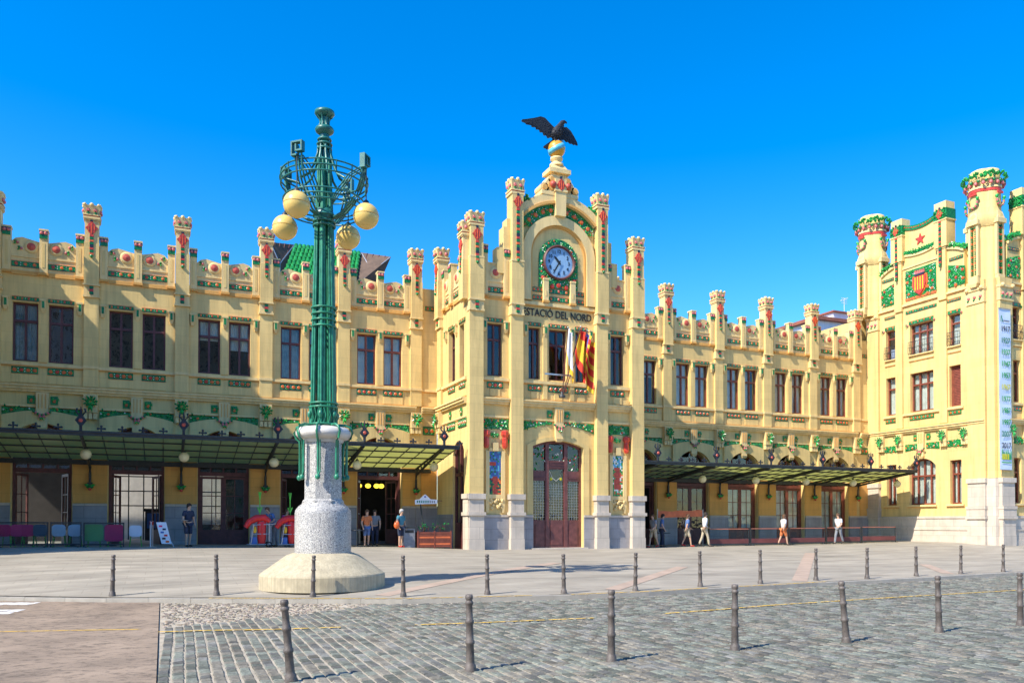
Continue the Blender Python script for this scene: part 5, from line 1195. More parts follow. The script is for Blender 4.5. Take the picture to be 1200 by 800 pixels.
q = M(); q.lathe([(.40, 3.78), (.62, 3.80), (.70, 3.90), (.70, 3.98), (.62, 4.08), (.40, 4.12)], 'white_plaster', 40); ob('collar', q, lp)
LG = 'lamp_green'
q = M()
for k in range(8):   # straps over the collar with hanging ends
    a = R(45 * k + 22); c, s_ = cos(a), sin(a)
    q.tube([(r * c, r * s_, z) for r, z in ((.36, 4.15), (.55, 4.16), (.70, 4.10), (.76, 3.96), (.70, 3.80), (.62, 3.74), (.60, 3.5), (.595, 2.86))], .032, LG, 6)
    q.tube([((.61) * cos(a + .09), .61 * sin(a + .09), z) for z in (3.74, 2.95)], .018, LG, 5); q.ball((.62 * c, .62 * s_, 2.80), .07, LG, 8, (1, 1, 1.1)); q.tube([(.61 * cos(a + .09), .61 * sin(a + .09), 2.95), (.62 * c, .62 * s_, 2.80)], .025, LG, 5)
ob('strap', q, lp)
q = M()
for k in range(6):
    a = R(60 * k + 8)
    for da, dr in ((-.23, 0), (0, .05), (.23, 0)):
        q.tube([((r + dr * .5) * cos(a + da), (r + dr * .5) * sin(a + da), z) for r, z in ((.30, 4.1), (.273, 5.75), (.233, 7.74), (.20, 9.3), (.14, 10.6), (.14, 11.1))], .030 if da else .040, LG, 6)
ob('column', q, lp)
q = M(); 
for z, r in ((4.18, .355), (4.62, .355), (4.72, .355)): q.ring(r, .028, z, LG, 28, 6)
for k in range(18):
    a = R(20 * k); q.tube([(.355 * cos(a), .355 * sin(a), 4.18), (.355 * cos(a + .17), .355 * sin(a + .17), 4.4), (.355 * cos(a), .355 * sin(a), 4.62)], .016, LG, 4)
for k in range(6): a = R(60 * k + 8); q.ball((.365 * cos(a), .365 * sin(a), 4.42), .10, LG, 10, (.6, .6, 1))
ob('basket', q, lp)
q = M()
for z, r, m_ in [(z, .305, LG) for z in (6.72, 6.88, 7.04, 7.20)] + [(z, .275, 'lamp_teal') for z in (9.35, 9.46, 9.62)]: q = M(); q.ring(r, .028, z, m_, 28, 6); ob('band', q, lp)
q = M(); q.lathe([(.23, 9.5), (.28, 9.62), (.24, 9.72), (.19, 9.8)], 'lamp_teal', 20)
q.lathe([(.13, 10.9), (.12, 11.7), (.12, 12.3)], 'lamp_teal', 12)
for k in range(8):
    a = R(45 * k); c, s_ = cos(a), sin(a); q.tube([(r * c, r * s_, z) for r, z in ((.62, 10.54), (.40, 10.68), (.26, 10.96), (.17, 11.26), (.15, 11.51))], .035, 'lamp_teal', 6)
for z, r in ((11.38, .17), (11.50, .18), (11.62, .16)): q.ring(r, .03, z, 'lamp_teal', 20, 6)
q.lathe([(.13, 11.76), (.22, 11.82), (.25, 11.88), (.22, 11.94), (.12, 11.98)], 'lamp_teal', 16)
for k in range(8): a = R(45 * k + 10); q.tube([(r * cos(a), r * sin(a), z) for r, z in ((.14, 11.96), (.11, 12.06), (.13, 12.18), (.2, 12.26))], .026, 'lamp_teal', 5)
q.lathe([(.14, 12.22), (.23, 12.27), (.26, 12.31), (.25, 12.37), (.0, 12.39)], 'lamp_teal', 20); ob('crown', q, lp)
q = M()
for z, r in ((10.38, 1.10), (10.52, 1.12), (10.66, 1.10), (9.74, .98), (9.86, 1.01), (9.98, 1.04)): q.ring(r, .022, z, 'lamp_teal', 44, 5)
for k in range(16): a = R(22.5 * k + 5); q.tube([(1.10 * cos(a), 1.10 * sin(a), 10.36), (1.12 * cos(a), 1.12 * sin(a), 10.68)], .016, 'lamp_teal', 4)
ob('basket_ring', q, lp)
hv = Vector((sin(R(YAW)), cos(R(YAW)), 0))
az = math.atan2(LX, LY); fwd = Vector((sin(az), cos(az), 0)); lat = Vector((cos(az), -sin(az), 0))
arms = [lat * -.66 - fwd * 1.02, lat * 1.06 - fwd * .64, lat * -1.0 + fwd * .66, lat * .62 + fwd * 1.0]
for v in arms:
    v = v.normalized(); a = math.atan2(v.y, v.x); mw = W[lp] @ Matrix.Rotation(a, 4, 'Z')
    q = M()
    for dy in (-.09, 0, .09):
        q.tube([(.28, dy * .5, 9.55), (.55, dy, 9.62), (.85, dy, 9.9), (1.03, dy, 10.2), (1.13, dy, 10.5), (1.16, dy, 10.78)], .028, 'lamp_teal', 6)
        q.tube([(.18, dy * .4, 9.9), (.40, dy, 10.2), (.75, dy, 10.6), (1.1, dy, 10.74)], .02, 'lamp_teal', 5)
    for y0, y1, z0, z1 in ((-.16, -.12, 10.74, 11.06), (.12, .16, 10.80, 11.06), (-.12, .12, 11.02, 11.06), (-.04, 0, 10.84, 10.98), (-.04, .12, 10.80, 10.84), (-.16, .0, 10.70, 10.74)): q.box(1.12, 1.26, y0, y1, z0, z1, 'lamp_teal')
    ar = ob('arm', q, lp, mw)
    q = M(); q.tube([(1.22, 0, 10.75), (1.22, 0, 9.84)], .016, 'iron', 5); q.lathe([(.09, 9.78), (.07, 9.86), (.03, 9.9)], 'iron', 12, (1.22, 0)); ob('rod', q, ar, mw)
    q = M(); q.ball((1.22, 0, 9.48), .328, 'globe_yellow', 28); q.ring(.329, .005, 9.49, 'ball_gold', 36, 5, (1.22, 0)); ob('globe', q, ar, mw)

# ------------------------------------------------------------------ bollards
q = M(); q.lathe([(.088, -.02), (.088, .03), (.078, .05), (.078, .085), (.062, .10), (.060, .13), (.054, .34), (.066, .355), (.066, .385), (.054, .40), (.049, .60), (.062, .615), (.062, .645), (.049, .66), (.045, .84), (.058, .855), (.058, .88), (.044, .89), (.044, .905), (.055, .92), (.055, .945), (.048, .97), (.02, .975)], 'bollard_iron', 16)
q.v = [(x * .9, y * .9, z) for x, y, z in q.v]
BM = q.mesh('bollard')
far = [(-1.09, 21.43), (1.19, 20.57), (3.26, 19.44), (5.22, 18.59), (7.26, 18.37), (9.14, 17.97), (11.22, 18.0), (13.54, 18.39), (15.76, 18.57), (18.23, 18.99), (20.25, 18.93), (22.69, 19.19), (25.23, 19.54), (27.62, 19.71)]
flab = ['leftmost pavement bollard, standing behind the brown tarmac lane', 'pavement bollard at the left end of the yellow kerb line', 'pavement bollard standing right in front of the street lamp base', 'pavement bollard just right of the street lamp base', 'pavement bollard in line with the left pier of the clock pavilion', 'pavement bollard in front of the right half of the main door', 'pavement bollard in front of the right corner pier of the pavilion', 'pavement bollard before the first door of the right wing', 'pavement bollard before the second door of the right wing', 'pavement bollard beside the short red paving band', 'pavement bollard after the red paving band, before the last doors', 'pavement bollard in front of the left end of the tower plinth', 'pavement bollard in front of the tower plinth, left of its corner pier', 'pavement bollard in front of the tower corner with the banner, rightmost']
for (x, y), l in zip(far, flab):
    t = ob('bollard', BM, None, T((x, y, max(g(x, y), PAVE0) + .004)) @ Matrix.Rotation(R(rnd.uniform(-1.2, 1.2)), 4, 'Y')); tag(t, l, 'bollard', 'bollards along the pavement edge')
near = [(1.4, 9.83, -5.0), (3.57, 9.61, -1.2), (5.55, 9.51, .2), (7.69, 9.62, .3), (9.77, 9.54, -6.0), (12.13, 9.81, -1.6), (14.28, 9.87, -.5)]
nlab = ['leaning iron bollard at the left end of the cobbled street row, nearest to the camera', 'upright bollard on the cobbles, second from the left in the near row', 'upright bollard on the cobbles below the main door', 'upright bollard on the cobbles below the right wing, left of the tilted one', 'bollard tilted to the left on the cobbles below the right wing', 'bollard on the cobbles, second from the right edge of the photo', 'bollard on the cobbles at the right edge of the photo']
for (x, y, a), l in zip(near, nlab):
    t = ob('bollard', BM, None, T((x, y, ROAD - .005)) @ Matrix.Rotation(R(a), 4, 'Y')); tag(t, l, 'bollard', 'bollards on the cobbled street')

# ------------------------------------------------------------------ things behind the parapet
q = M(); q.box(56.0, 66, 58, 66, 0, 20.2, 'house_white'); q.box(55.6, 66.2, 57.6, 66.4, 20.2, 20.5, 'roof_red'); q.box(58.5, 62, 58.5, 63, 20.5, 21.3, 'house_white'); q.box(58.3, 62.2, 58.3, 63.2, 21.3, 21.45, 'roof_red')
hs = thing('white_house', 'white house with a thin red brown roof edge behind the right wing', 'house', (61, 58, 0)); ob('wall', q, hs, Matrix())
q = M(); q.box(57.6, 58.7, 57.95, 58.05, 18.4, 19.6, 'tile_dark'); q.box(60.2, 61.3, 57.95, 58.05, 18.4, 19.6, 'tile_dark'); ob('window', q, hs, Matrix())
an = thing('roof_antenna', 'thin white aerial on the roof of the white house', 'antenna', (60.9, 59.5, 21.44)); q = M(); q.tube([(0, 0, 0), (0, 0, 1.75)], .03, 'cloth_white', 5)
for k in range(4): q.tube([(-.35, 0, 1.2 + .17 * k), (.35, 0, 1.2 + .17 * k)], .022, 'cloth_white', 4)
q.tube([(0, -.5, 1.6), (0, .5, 1.6)], .025, 'cloth_white', 4); ob('mast', q, an)
an = thing('satellite_dish', 'small white dish above the third pinnacle of the right wing', 'antenna', (38.2, 44.4, 12.12)); q = M(); q.tube([(0, 0, 0), (0, 0, 4.55)], .02, 'steel', 5); ob('mast', q, an)
q = M(); q.loft([[(r * cos(2 * pi * i / 14), y, 4.6 + r * sin(2 * pi * i / 14)) for i in range(14)] for r, y in ((.02, .06), (.16, .02), (.24, -.06))], 'cloth_white'); ob('dish', q, an)
rf = thing('tiled_roof', 'winged roof with green glazed tiles and brown eaves behind the left wing', 'roof', (8.8, 48, 12))
tl_, tr_, br_, bl_ = Vector((7.05, 48.6, 17.60)), Vector((10.96, 48.6, 17.66)), Vector((10.3, 46.9, 15.2)), Vector((6.0, 46.9, 14.8))
def quad(q, P, m, th=.08): q.add([tuple(p) for p in P] + [(p.x, p.y + th, p.z + .02) for p in P], [(3, 2, 1, 0), (4, 5, 6, 7), (0, 1, 5, 4), (1, 2, 6, 5), (2, 3, 7, 6), (3, 0, 4, 7)], m)
q = M(); quad(q, [tl_, tr_, br_, bl_], 'roof_dark'); ob('deck', q, rf, Matrix())
tq = M(); n = 8; vs = [(.5 * cos(pi * i / n), -.35 * sin(pi * i / n), 0) for i in range(n + 1)]; vs += [(x * .92, y * .8, 1) for x, y, z in vs]; tq.add(vs, [(i, i + n + 1, i + n + 2, i + 1) for i in range(n)] + [tuple(range(n, -1, -1))], 'roof_green', True); TM = tq.mesh('roof_tile')
NR, NC = 9, 17
for r in range(NR):
    for c in range(NC):
        u0, u1, v = c / NC, (c + 1) / NC, r / NR
        a = bl_.lerp(br_, (u0 + u1) / 2).lerp(tl_.lerp(tr_, (u0 + u1) / 2), v); b = bl_.lerp(br_, (u0 + u1) / 2).lerp(tl_.lerp(tr_, (u0 + u1) / 2), (r + 1.12) / NR)
        wv = (bl_.lerp(br_, u1) - bl_.lerp(br_, u0)).lerp(tl_.lerp(tr_, u1) - tl_.lerp(tr_, u0), v); up = b - a; nv = wv.cross(up).normalized(); nv = nv if nv.y < 0 else -nv
        mw = Matrix(((wv.x, -nv.x * wv.length, up.x, a.x + nv.x * .03), (wv.y, -nv.y * wv.length, up.y, a.y + nv.y * .03), (wv.z, -nv.z * wv.length, up.z, a.z + nv.z * .03), (0, 0, 0, 1))); ob('roof_tile', TM, rf, mw)
for P_ in ([Vector((5.5, 47.6, 17.25)), tl_ + Vector((-.02, .1, .05)), bl_ + Vector((-.02, .1, 0)), Vector((5.6, 47.6, 14.8))], [tr_ + Vector((.02, .1, .05)), Vector((12.5, 47.4, 17.25)), Vector((11.55, 47.4, 15.0)), br_ + Vector((.02, .1, 0))]):
    q = M(); quad(q, P_, 'eave_brown', .12); cx = sum((p for p in P_), Vector()) / 4
    for p in P_: q.tube([tuple(cx + Vector((0, -.3, -.1))), tuple(p.lerp(cx, .06) + Vector((0, -.05, 0)))], .035, 'steel', 5)
    for k in range(1, 5): q.tube([tuple(P_[0].lerp(P_[1], k / 5) + Vector((0, -.03, 0))), tuple(P_[3].lerp(P_[2], k / 5) + Vector((0, -.03, 0)))], .03, 'wood', 4)
    ob('eave', q, rf, Matrix())
q = M(); q.box(5.6, 12.2, 48.8, 54, 12, 15.6, 'roof_dark'); ob('base', q, rf, Matrix())

# ------------------------------------------------------------------ terrace furniture
def screen(x0, x1, y, label, top='iron', glass=True, group='glass terrace screens'):
    xm = (x0 + x1) / 2; t = thing('terrace_screen', label, 'screen', (xm, y, g(xm, y)), 0, group); w_ = (x1 - x0) / 2 - .02
    q = M(); q.box(-w_, -w_ + .045, -.025, .025, 0, .94, 'iron'); q.box(w_ - .045, w_, -.025, .025, 0, .94, 'iron'); q.box(-w_ + .045, w_ - .045, -.024, .024, .89, .94, top); q.box(-w_ + .045, w_ - .045, -.024, .024, .07, .13, 'iron')
    for s_ in (-1, 1): q.box(s_ * (w_ - .1) - .03, s_ * (w_ - .1) + .03, -.22, .22, 0, .03, 'iron')
    ob('frame', q, t)
    if glass: q = M(); q.box(-w_ + .045, w_ - .045, -.006, .006, .13, .89, 'screen_glass'); ob('pane', q, t)
    return t
for x0, x1, l in ((-7.2, -5.6, 'glass terrace screen at the left edge of the photo'), (-5.58, -3.9, 'wide glass terrace screen in front of the pink chairs'), (-3.88, -2.8, 'glass terrace screen before the two white chairs'), (-2.78, -1.34, 'glass terrace screen before the green and magenta chairs')):
    screen(x0, x1, 34.6, l)
def chair(x, y, rz, col, label, leg='leg_green', big=False):
    t = thing('terrace_chair', label, 'chair', (x, y, g(x, y)), R(rz), 'terrace chairs')
    q = M(); q.box(-.22, .22, -.2, .22, .43, .46, col); ob('seat', q, t)
    q = M(); hw = .33 if big else .23; z0, z1 = (.22, .86) if big else (.40, .84); n = 7; pts = []
    for cx, cz, a0 in ((hw - .12, z1 - .12, 0), (-hw + .12, z1 - .12, 90), (-hw + .12, z0 + .12, 180), (hw - .12, z0 + .12, 270)): pts += [(cx + .12 * cos(R(a0 + 15 * k)), cz + .12 * sin(R(a0 + 15 * k))) for k in range(n)]
    q.prism(pts, -.26, -.22, col); ob('backrest', q, t)
    for sx in (-1, 1):
        for sy in (-1, 1): q = M(); q.tube([(sx * .17, sy * .16, .43), (sx * .22, sy * .21, 0)], .018, leg, 6); ob('leg', q, t)
for i, (x, c, l) in enumerate(((-5.35, 'chair_magenta', 'magenta chair nearest the left edge, behind the terrace screen'), (-5.0, 'chair_magenta', 'second magenta chair from the left edge'), (-4.62, 'chair_magenta', 'third magenta chair, beside the dark grey chair'), (-4.28, 'chair_grey', 'dark grey chair between the magenta and white chairs'), (-3.62, 'chair_white', 'left one of two white chairs with green legs behind the narrow screen'), (-3.08, 'chair_white', 'right one of two white chairs with green legs behind the narrow screen'))):
    chair(x, 35.25, 0 if i > 3 else (-12, 8, -6, 10)[i], c, l)
chair(-2.42, 35.0, 0, 'chair_green', 'chair with a large rounded green back behind the right screen', big=True); chair(-1.72, 35.0, 0, 'chair_magenta', 'chair with a large rounded magenta back behind the right screen', big=True); chair(-.98, 35.3, 0, 'chair_white', 'white chair with green legs at the open end of the terrace')
def table(x, y, label, top='tile_dark'):
    t = thing('cafe_table', label, 'table', (x, y, g(x, y)), 0, 'cafe tables'); q = M(); q.lathe([(.34, .71), (.36, .72), (.36, .745), (.34, .75)], top, 20); ob('table_top', q, t); q = M(); q.tube([(0, 0, .02), (0, 0, .71)], .03, 'iron', 8); q.lathe([(.22, 0), (.22, .02), (.05, .05)], 'iron', 16); ob('pedestal', q, t)
table(-3.3, 36.0, 'small dark cafe table behind the white chairs'); table(-1.9, 36.2, 'small dark cafe table behind the green and magenta chairs'); table(8.0, 36.0, 'small cafe table in front of the dark open door by the street lamp'); table(24.2, 36.0, 'small cafe table near the orange strip on the right wing')
# sandwich board and menu stand
t = thing('sandwich_board', 'grey metal sandwich board with coloured pictures beside the open door', 'sign', (.02, 34.6, g(0, 34.6)))
q = M()
for s_ in (-1, 1):
    for y in (-.3, .3): q.tube([(-.28 + s_ * .16, y * .1, 1.0), (-.28 + s_ * .42 + .25, y * .7, 0)], .02, 'steel', 6)
ob('frame', q, t); q = M(); q.add([(-.26, -.06, .98), (.10, -.06, .98), (.30, -.20, .14), (-.06, -.20, .14), (-.26, -.04, .98), (.10, -.04, .98), (.30, -.18, .14), (-.06, -.18, .14)], [(3, 2, 1, 0), (4, 5, 6, 7), (0, 1, 5, 4), (2, 3, 7, 6), (1, 2, 6, 5), (3, 0, 4, 7)], 'chair_white'); bd = ob('board', q, t)
for k in range(6): q = M(); z = .86 - .12 * k; x = -.16 + .10 * (k % 2) + .03 * k; q.box(x, x + .12, -.10 - .022 * k, -.085 - .022 * k, z - .07, z, ['chair_magenta', 'cloth_navy', 'blue_plastic', 'red_plastic', 'black', 'tile_orange'][k]); ob('picture', q, bd)
t = thing('menu_stand', 'thin steel menu stand left of the sandwich board', 'stand', (-.42, 34.7, g(-.4, 34.7))); q = M(); q.box(-.05, -.02, -.02, .02, 0, 1.02, 'steel'); q.box(.05, .08, -.02, .02, 0, 1.02, 'steel'); q.box(-.15, .2, -.12, .12, 0, .02, 'steel'); q.box(-.05, .08, -.03, -.02, .86, 1.0, 'cloth_red'); ob('post', q, t)
# two street cleaning trolleys
def trolley(x, y, label):
    t = thing('cleaning_trolley', label, 'trolley', (x, y, g(x, y)), 0, 'street cleaning trolleys')
    q = M()
    for a, b in (((-.42, -.2, .12), (-.30, -.2, .95)), ((.30, -.2, .12), (.30, -.2, .98)), ((-.42, .2, .12), (-.30, .2, .95)), ((.30, .2, .12), (.30, .2, .98)), ((-.55, -.2, .12), (.45, -.2, .12)), ((-.55, .2, .12), (.45, .2, .12)), ((-.3, -.2, .92), (.55, -.2, .96)), ((-.3, .2, .92), (.55, .2, .96)), ((.55, -.2, .96), (.55, .2, .96)), ((-.36, -.2, .55), (.3, -.2, .55))): q.tube([a, b], .02, 'steel', 6)
    q.box(-.5, .42, -.2, .2, .10, .14, 'steel'); ob('frame', q, t)
    q = M(); q.tube([(-.62, -.08, .82), (-.45, -.08, 1.06), (-.18, -.08, 1.2), (.12, -.08, 1.22), (.34, -.08, 1.06)], [.10, .13, .15, .15, .09], 'red_plastic', 10); ob('rolled_cover', q, t)
    q = M(); q.loft([[(.02 + s_ * .17 * cos(2 * pi * i / 12), -.05 + s_ * .17 * sin(2 * pi * i / 12), z) for i in range(12)] for s_, z in ((.8, .16), (1.05, .4), (1.0, .7), (1.1, 1.0), (.9, 1.06))], 'red_plastic'); ob('waste_bag', q, t)
    q = M(); q.box(-.42, -.18, -.16, .16, .15, .42, 'blue_plastic'); ob('bucket', q, t)
    q = M(); q.box(.28, .40, -.12, .12, .15, .9, 'cloth_grey'); ob('bin', q, t)
    q = M(); q.ball((-.26, -.12, .72), .12, 'flag_yellow', 8, (.7, .7, 1.3)); ob('sponge_bag', q, t)
    for k in (-1, 1):
        q = M(); mw = W[t] @ T((.3, .22 * k, .12)) @ Matrix.Rotation(R(90), 4, 'X'); q.ring(.10, .025, 0, 'black', 16, 6); ob('wheel', q, t, mw)
    q = M(); q.tube([(-.02, 0, .3), (-.06, 0, 2.1)], .016, 'broom_green', 6)
    for k in range(9): q.tube([(-.05, 0, 1.9), (-.05 + .03 * (k - 4) * .5, .02 * (k % 3 - 1), 2.28)], .008, 'broom_green', 4)
    for k in (-1, 1): q.tube([(-.05, 0, 1.42), (-.05 + .09 * k, 0, 1.66)], .02, 'broom_green', 5)
    ob('broom', q, t)
trolley(3.72, 34.8, 'street cleaning trolley with a red cover and green broom, the left one of two'); trolley(4.95, 34.9, 'street cleaning trolley partly hidden behind the lamp pedestal')
# sign on a bent post, bin and planter beside the pavilion
t = thing('station_sign', 'white ornamental sign board on a dark bent post beside the pavilion', 'sign', (10.95, 35.6, g(10.95, 35.6)))
q = M(); q.tube([(.0, 0, 0), (.0, 0, .9), (-.10, 0, 1.5), (-.16, 0, 2.0)], .035, 'iron', 8); ob('post', q, t)
q = M(); q.prism([(-.42, 1.98), (.62, 2.02), (.64, 2.2), (.30, 2.22), (.16, 2.36), (.05, 2.44), (-.06, 2.36), (-.2, 2.22), (-.42, 2.18)], -.03, .03, 'chair_white'); bd = ob('board', q, t); q = M(); q.tube([(.62, 0, 2.15), (.86, 0, 2.15)], .02, 'iron', 6); ob('arm', q, t)
rr = random.Random(1)
for k in range(9): q = M(); x = -.34 + .10 * k; q.box(x, x + .055, -.036, -.03, 2.05, 2.16, 'print_teal' if k < 6 else 'cloth_grey'); ob('printed_mark', q, bd)
q = M(); q.bud((.05, -.03, 2.33), .05, 'flag_blue', .3); ob('printed_emblem', q, bd)
t = thing('litter_bin', 'dark grey box bin between the standing person and the slatted planter', 'bin', (10.15, 35.4, g(10.15, 35.4))); q = M(); q.box(-.26, .26, -.2, .2, 0, .86, 'cloth_grey'); q.box(-.29, .29, -.23, .23, .86, .92, 'iron'); q.box(-.2, .2, -.206, -.2, .66, .78, 'black'); ob('body', q, t)
t = thing('slatted_planter', 'long red brown slatted planter with thin branches beside the pavilion', 'planter', (11.3, 35.3, g(11.3, 35.3)))
for k in range(7): q = M(); q.box(-.8, .8, -.21, -.19, .06 + .1 * k, .145 + .1 * k, 'canvas_orange' if k % 3 == 1 else 'wood_red'); ob('slat', q, t)
q = M(); q.box(-.78, .78, -.19, .2, .04, .74, 'wood'); 
for x in (-.78, 0, .78): q.box(x - .03, x + .03, -.225, -.19, 0, .80, 'wood_red')
ob('box', q, t); q = M()
for k in range(26): x = rr.uniform(-.7, .7); q.tube([(x, 0, .7), (x + rr.uniform(-.2, .2), rr.uniform(-.2, .1), rr.uniform(.9, 1.15))], .008, 'wood', 4); q.leaf((x, 0, rr.uniform(.8, 1.1)), (rr.uniform(-1, 1), -.5, .5), .16, .03, 'tile_green')
ob('plants', q, t)
# added screens and orange strip stand in for smeared traffic colours, right wing
k = 0
for x0, x1, l in ((26.6, 29.3, 'nearest to the man in the white shirt'), (29.35, 32.0, 'second along the right wing'), (32.05, 34.7, 'third along the right wing'), (34.75, 37.4, 'fourth along the right wing'), (37.45, 40.2, 'nearest to the tower')):
    t = screen(x0, x1, 35.4, 'added screen for smeared traffic colours, dark red panel and orange rail, ' + l, 'smear_orange', True, 'added screens along the right wing'); w_ = (x1 - x0) / 2 - .07; q = M(); q.box(-w_, w_, -.02, .02, .135, .38, 'smear_red'); ob('panel', q, t)
t = thing('smear_strip', 'added orange strip for a smeared traffic colour left of the white shirted man', 'stand_in', (25.4, 36.2, g(25.4, 36.2)))  # added strip, coloured like a smeared band of passing traffic
q = M(); n = 16; a = [(-1.45 + 2.9 * i / n, .03 * sin(i * 1.3), 1.52 + .08 * (i / n)) for i in range(n + 1)]; b = [(x, y, z + .34 + .02 * sin(i)) for i, (x, y, z) in enumerate(a)]; q.add(a + b, [(i, i + 1, i + n + 2, i + n + 1) for i in range(n)], 'canvas_orange', True); q.add([(x, y + .01, z) for x, y, z in a + b], [(i + 1, i, i + n + 1, i + n + 2) for i in range(n)], 'canvas_orange', True); ob('canvas', q, t)
for x in (-1.45, 1.45): q = M(); q.tube([(x, .02, 0), (x, .02, 1.98)], .025, 'steel', 6); ob('post', q, t)
# pendant lamps lit inside the open door by the street lamp
for x, l in ((9.05, 'leftmost of the five'), (9.28, 'second of the five'), (9.75, 'middle one of the five'), (10.2, 'fourth of the five'), (10.45, 'rightmost of the five')):
    t = thing('pendant_lamp', 'lit yellow pendant globe inside the dark door, ' + l, 'lamp', (x, 41.5, 3.2), 0, 'lit pendant lamps inside the door'); q = M(); q.ball((0, 0, 0), .13, 'lit_lamp', 12, (1.15, 1.15, .9)); ob('globe', q, t); q = M(); q.tube([(0, 0, .1), (0, 0, 2.54)], .01, 'iron', 4); ob('cord', q, t)

# ------------------------------------------------------------------ people
def skinned(name, parent, pts, edges, rad, m, lvl=1):
    me = bpy.data.meshes.new(name); me.from_pydata(pts, edges, []); me.materials.append(MATS[m]); o = ob(name, me, parent)
    md = o.modifiers.new('skin', 'SKIN'); md.use_smooth_shade = True
    if not me.skin_vertices: me.skin_vertices.new() if hasattr(me.skin_vertices, 'new') else None
    sv = me.skin_vertices[0].data
    for i, r in enumerate(rad): sv[i].radius = r if isinstance(r, tuple) else (r, r); sv[i].use_root = (i == 0)
    sb = o.modifiers.new('sub', 'SUBSURF'); sb.levels = lvl; sb.render_levels = lvl
    return o
def person(label, x, y, face, shirt, legs, hair, shoe='shoe', pose='stand', shorts=False, height=1.72, sleeves=False, group='people in front of the station', dz=0):
    t = thing('person', label, 'person', (x, y, g(x, y) + dz), R(face), group); k = height / 1.75
    st = {'stand': (.03, -.03, 0, 0), 'walk': (.22, -.20, .05, .0), 'sit': (0, 0, 0, 0), 'bend': (.04, -.04, 0, 0)}[pose]
    V = lambda a, b, c: (a * k, b * k, c * k)
    sit = pose == 'sit'; hz = .50 if sit else .93; lean = -.28 if pose == 'bend' else -.03
    def up(yy, zz): return (yy + lean * max(0, zz - .93) / .6, zz - (.93 - hz) - (abs(lean) * .25 if pose == 'bend' else 0) * max(0, zz - .93))
    def U(a, yy, zz): yy, zz = up(yy, zz); return V(a, yy, zz)
    pel, sp, ch, nk, hb, hm, ht = U(0, 0, .95), U(0, .01, 1.12), U(0, 0, 1.32), U(0, -.005, 1.47), U(0, -.02, 1.56), U(0, -.035, 1.64), U(0, -.02, 1.71)
    nose = U(0, -.13, 1.63)
    pts = [pel, sp, ch, nk, hb, hm, ht, nose]; ed = [(0, 1), (1, 2), (2, 3), (3, 4), (4, 5), (5, 6), (5, 7)]; rad = [(.13, .10), (.125, .09), (.15, .10), .05, .065, (.078, .09), .065, .014]
    sh = {}; arm_f = {'walk': (.16, -.18), 'stand': (-.06, -.02), 'sit': (-.22, -.2), 'bend': (-.30, -.28)}[pose]
    for s_, af, lf in ((-1, arm_f[0], st[0]), (1, arm_f[1], st[1])):
        b = len(pts); el = U(s_ * .25, .02 + af * .35, 1.14); wr = U(s_ * .25, -.06 + af * 1.1, .92 + abs(af) * .45); pts += [U(s_ * .18, 0, 1.41), el, wr]; ed += [(2, b), (b, b + 1), (b + 1, b + 2)]; rad += [.062, .045, .030]
        d = (Vector(wr) - Vector(el)).normalized(); wv = Vector(wr); palm = wv + d * .06; pts.append(tuple(palm)); ed.append((b + 2, b + 3)); rad.append((.034, .02)); f0 = len(pts)
        for j, l_ in enumerate((.075, .085, .08, .062)):
            o_ = Vector((0, .018 * (j - 1.5), 0)); p1 = palm + d * .045 + o_; p2 = p1 + d * l_ * .6 + Vector((-s_ * .012, 0, 0)); pts += [tuple(p1), tuple(p2)]; ed += [(b + 3, len(pts) - 2), (len(pts) - 2, len(pts) - 1)]; rad += [.0095, .008]
        p1 = wv + d * .03 + Vector((-s_ * .01, -.035, 0)); pts.append(tuple(p1 + d * .04)); ed.append((b + 3, len(pts) - 1)); rad.append(.0095)
        sh[s_] = (pts[b], el, wr)
        b = len(pts); hip = U(s_ * .09, 0, .90)
        if sit: kn, ak, toe = V(s_ * .11, -.42, .48), V(s_ * .12, -.40, .08), V(s_ * .13, -.56, .03)
        else: kn, ak, toe = V(s_ * .10, -.02 - lf * .55, .50), V(s_ * .10, .02 - lf * (1.0 if lf > 0 else 1.15), .08 + (.06 if lf < -.1 else 0)), V(s_ * .11, -.14 - lf, .03 + (.0 if lf > -.1 else .02))
        pts += [hip, kn, ak, toe]; ed += [(0, b), (b, b + 1), (b + 1, b + 2), (b + 2, b + 3)]; rad += [.085, .055, .038, .03]; sh[s_ * 2] = (hip, kn, ak, toe)
    skinned('body', t, pts, ed, rad, 'skin')
    P_ = [pel, sp, ch, tuple(Vector(ch).lerp(Vector(nk), .55))]; E_ = [(0, 1), (1, 2), (2, 3)]; Rr = [(.158, .125), (.152, .118), (.172, .125), .085]
    for s_ in (-1, 1):
        b = len(P_); e = Vector(sh[s_][0]).lerp(Vector(sh[s_][1]), .75); P_ += [sh[s_][0], tuple(e)]; E_ += [(2, b), (b, b + 1)]; Rr += [.085, .068]
        if sleeves: P_ += [sh[s_][1], sh[s_][2]]; E_ += [(b + 1, b + 2), (b + 2, b + 3)]; Rr += [.062, .045]
    skinned('shirt', t, P_, E_, Rr, shirt)
    P_ = [tuple(Vector(pel) + Vector((0, 0, .03)))]; E_ = []; Rr = [(.15, .12)]
    for s_ in (-2, 2):
        b = len(P_); hip, kn, ak, toe = sh[s_]; P_ += [hip, kn]; E_ += [(0, b), (b, b + 1)]; Rr += [.105, .085 if shorts else .072]
        if not shorts: P_.append(ak); E_.append((b + 1, b + 2)); Rr.append(.06)
    skinned('shorts' if shorts else 'trousers', t, P_, E_, Rr, legs)
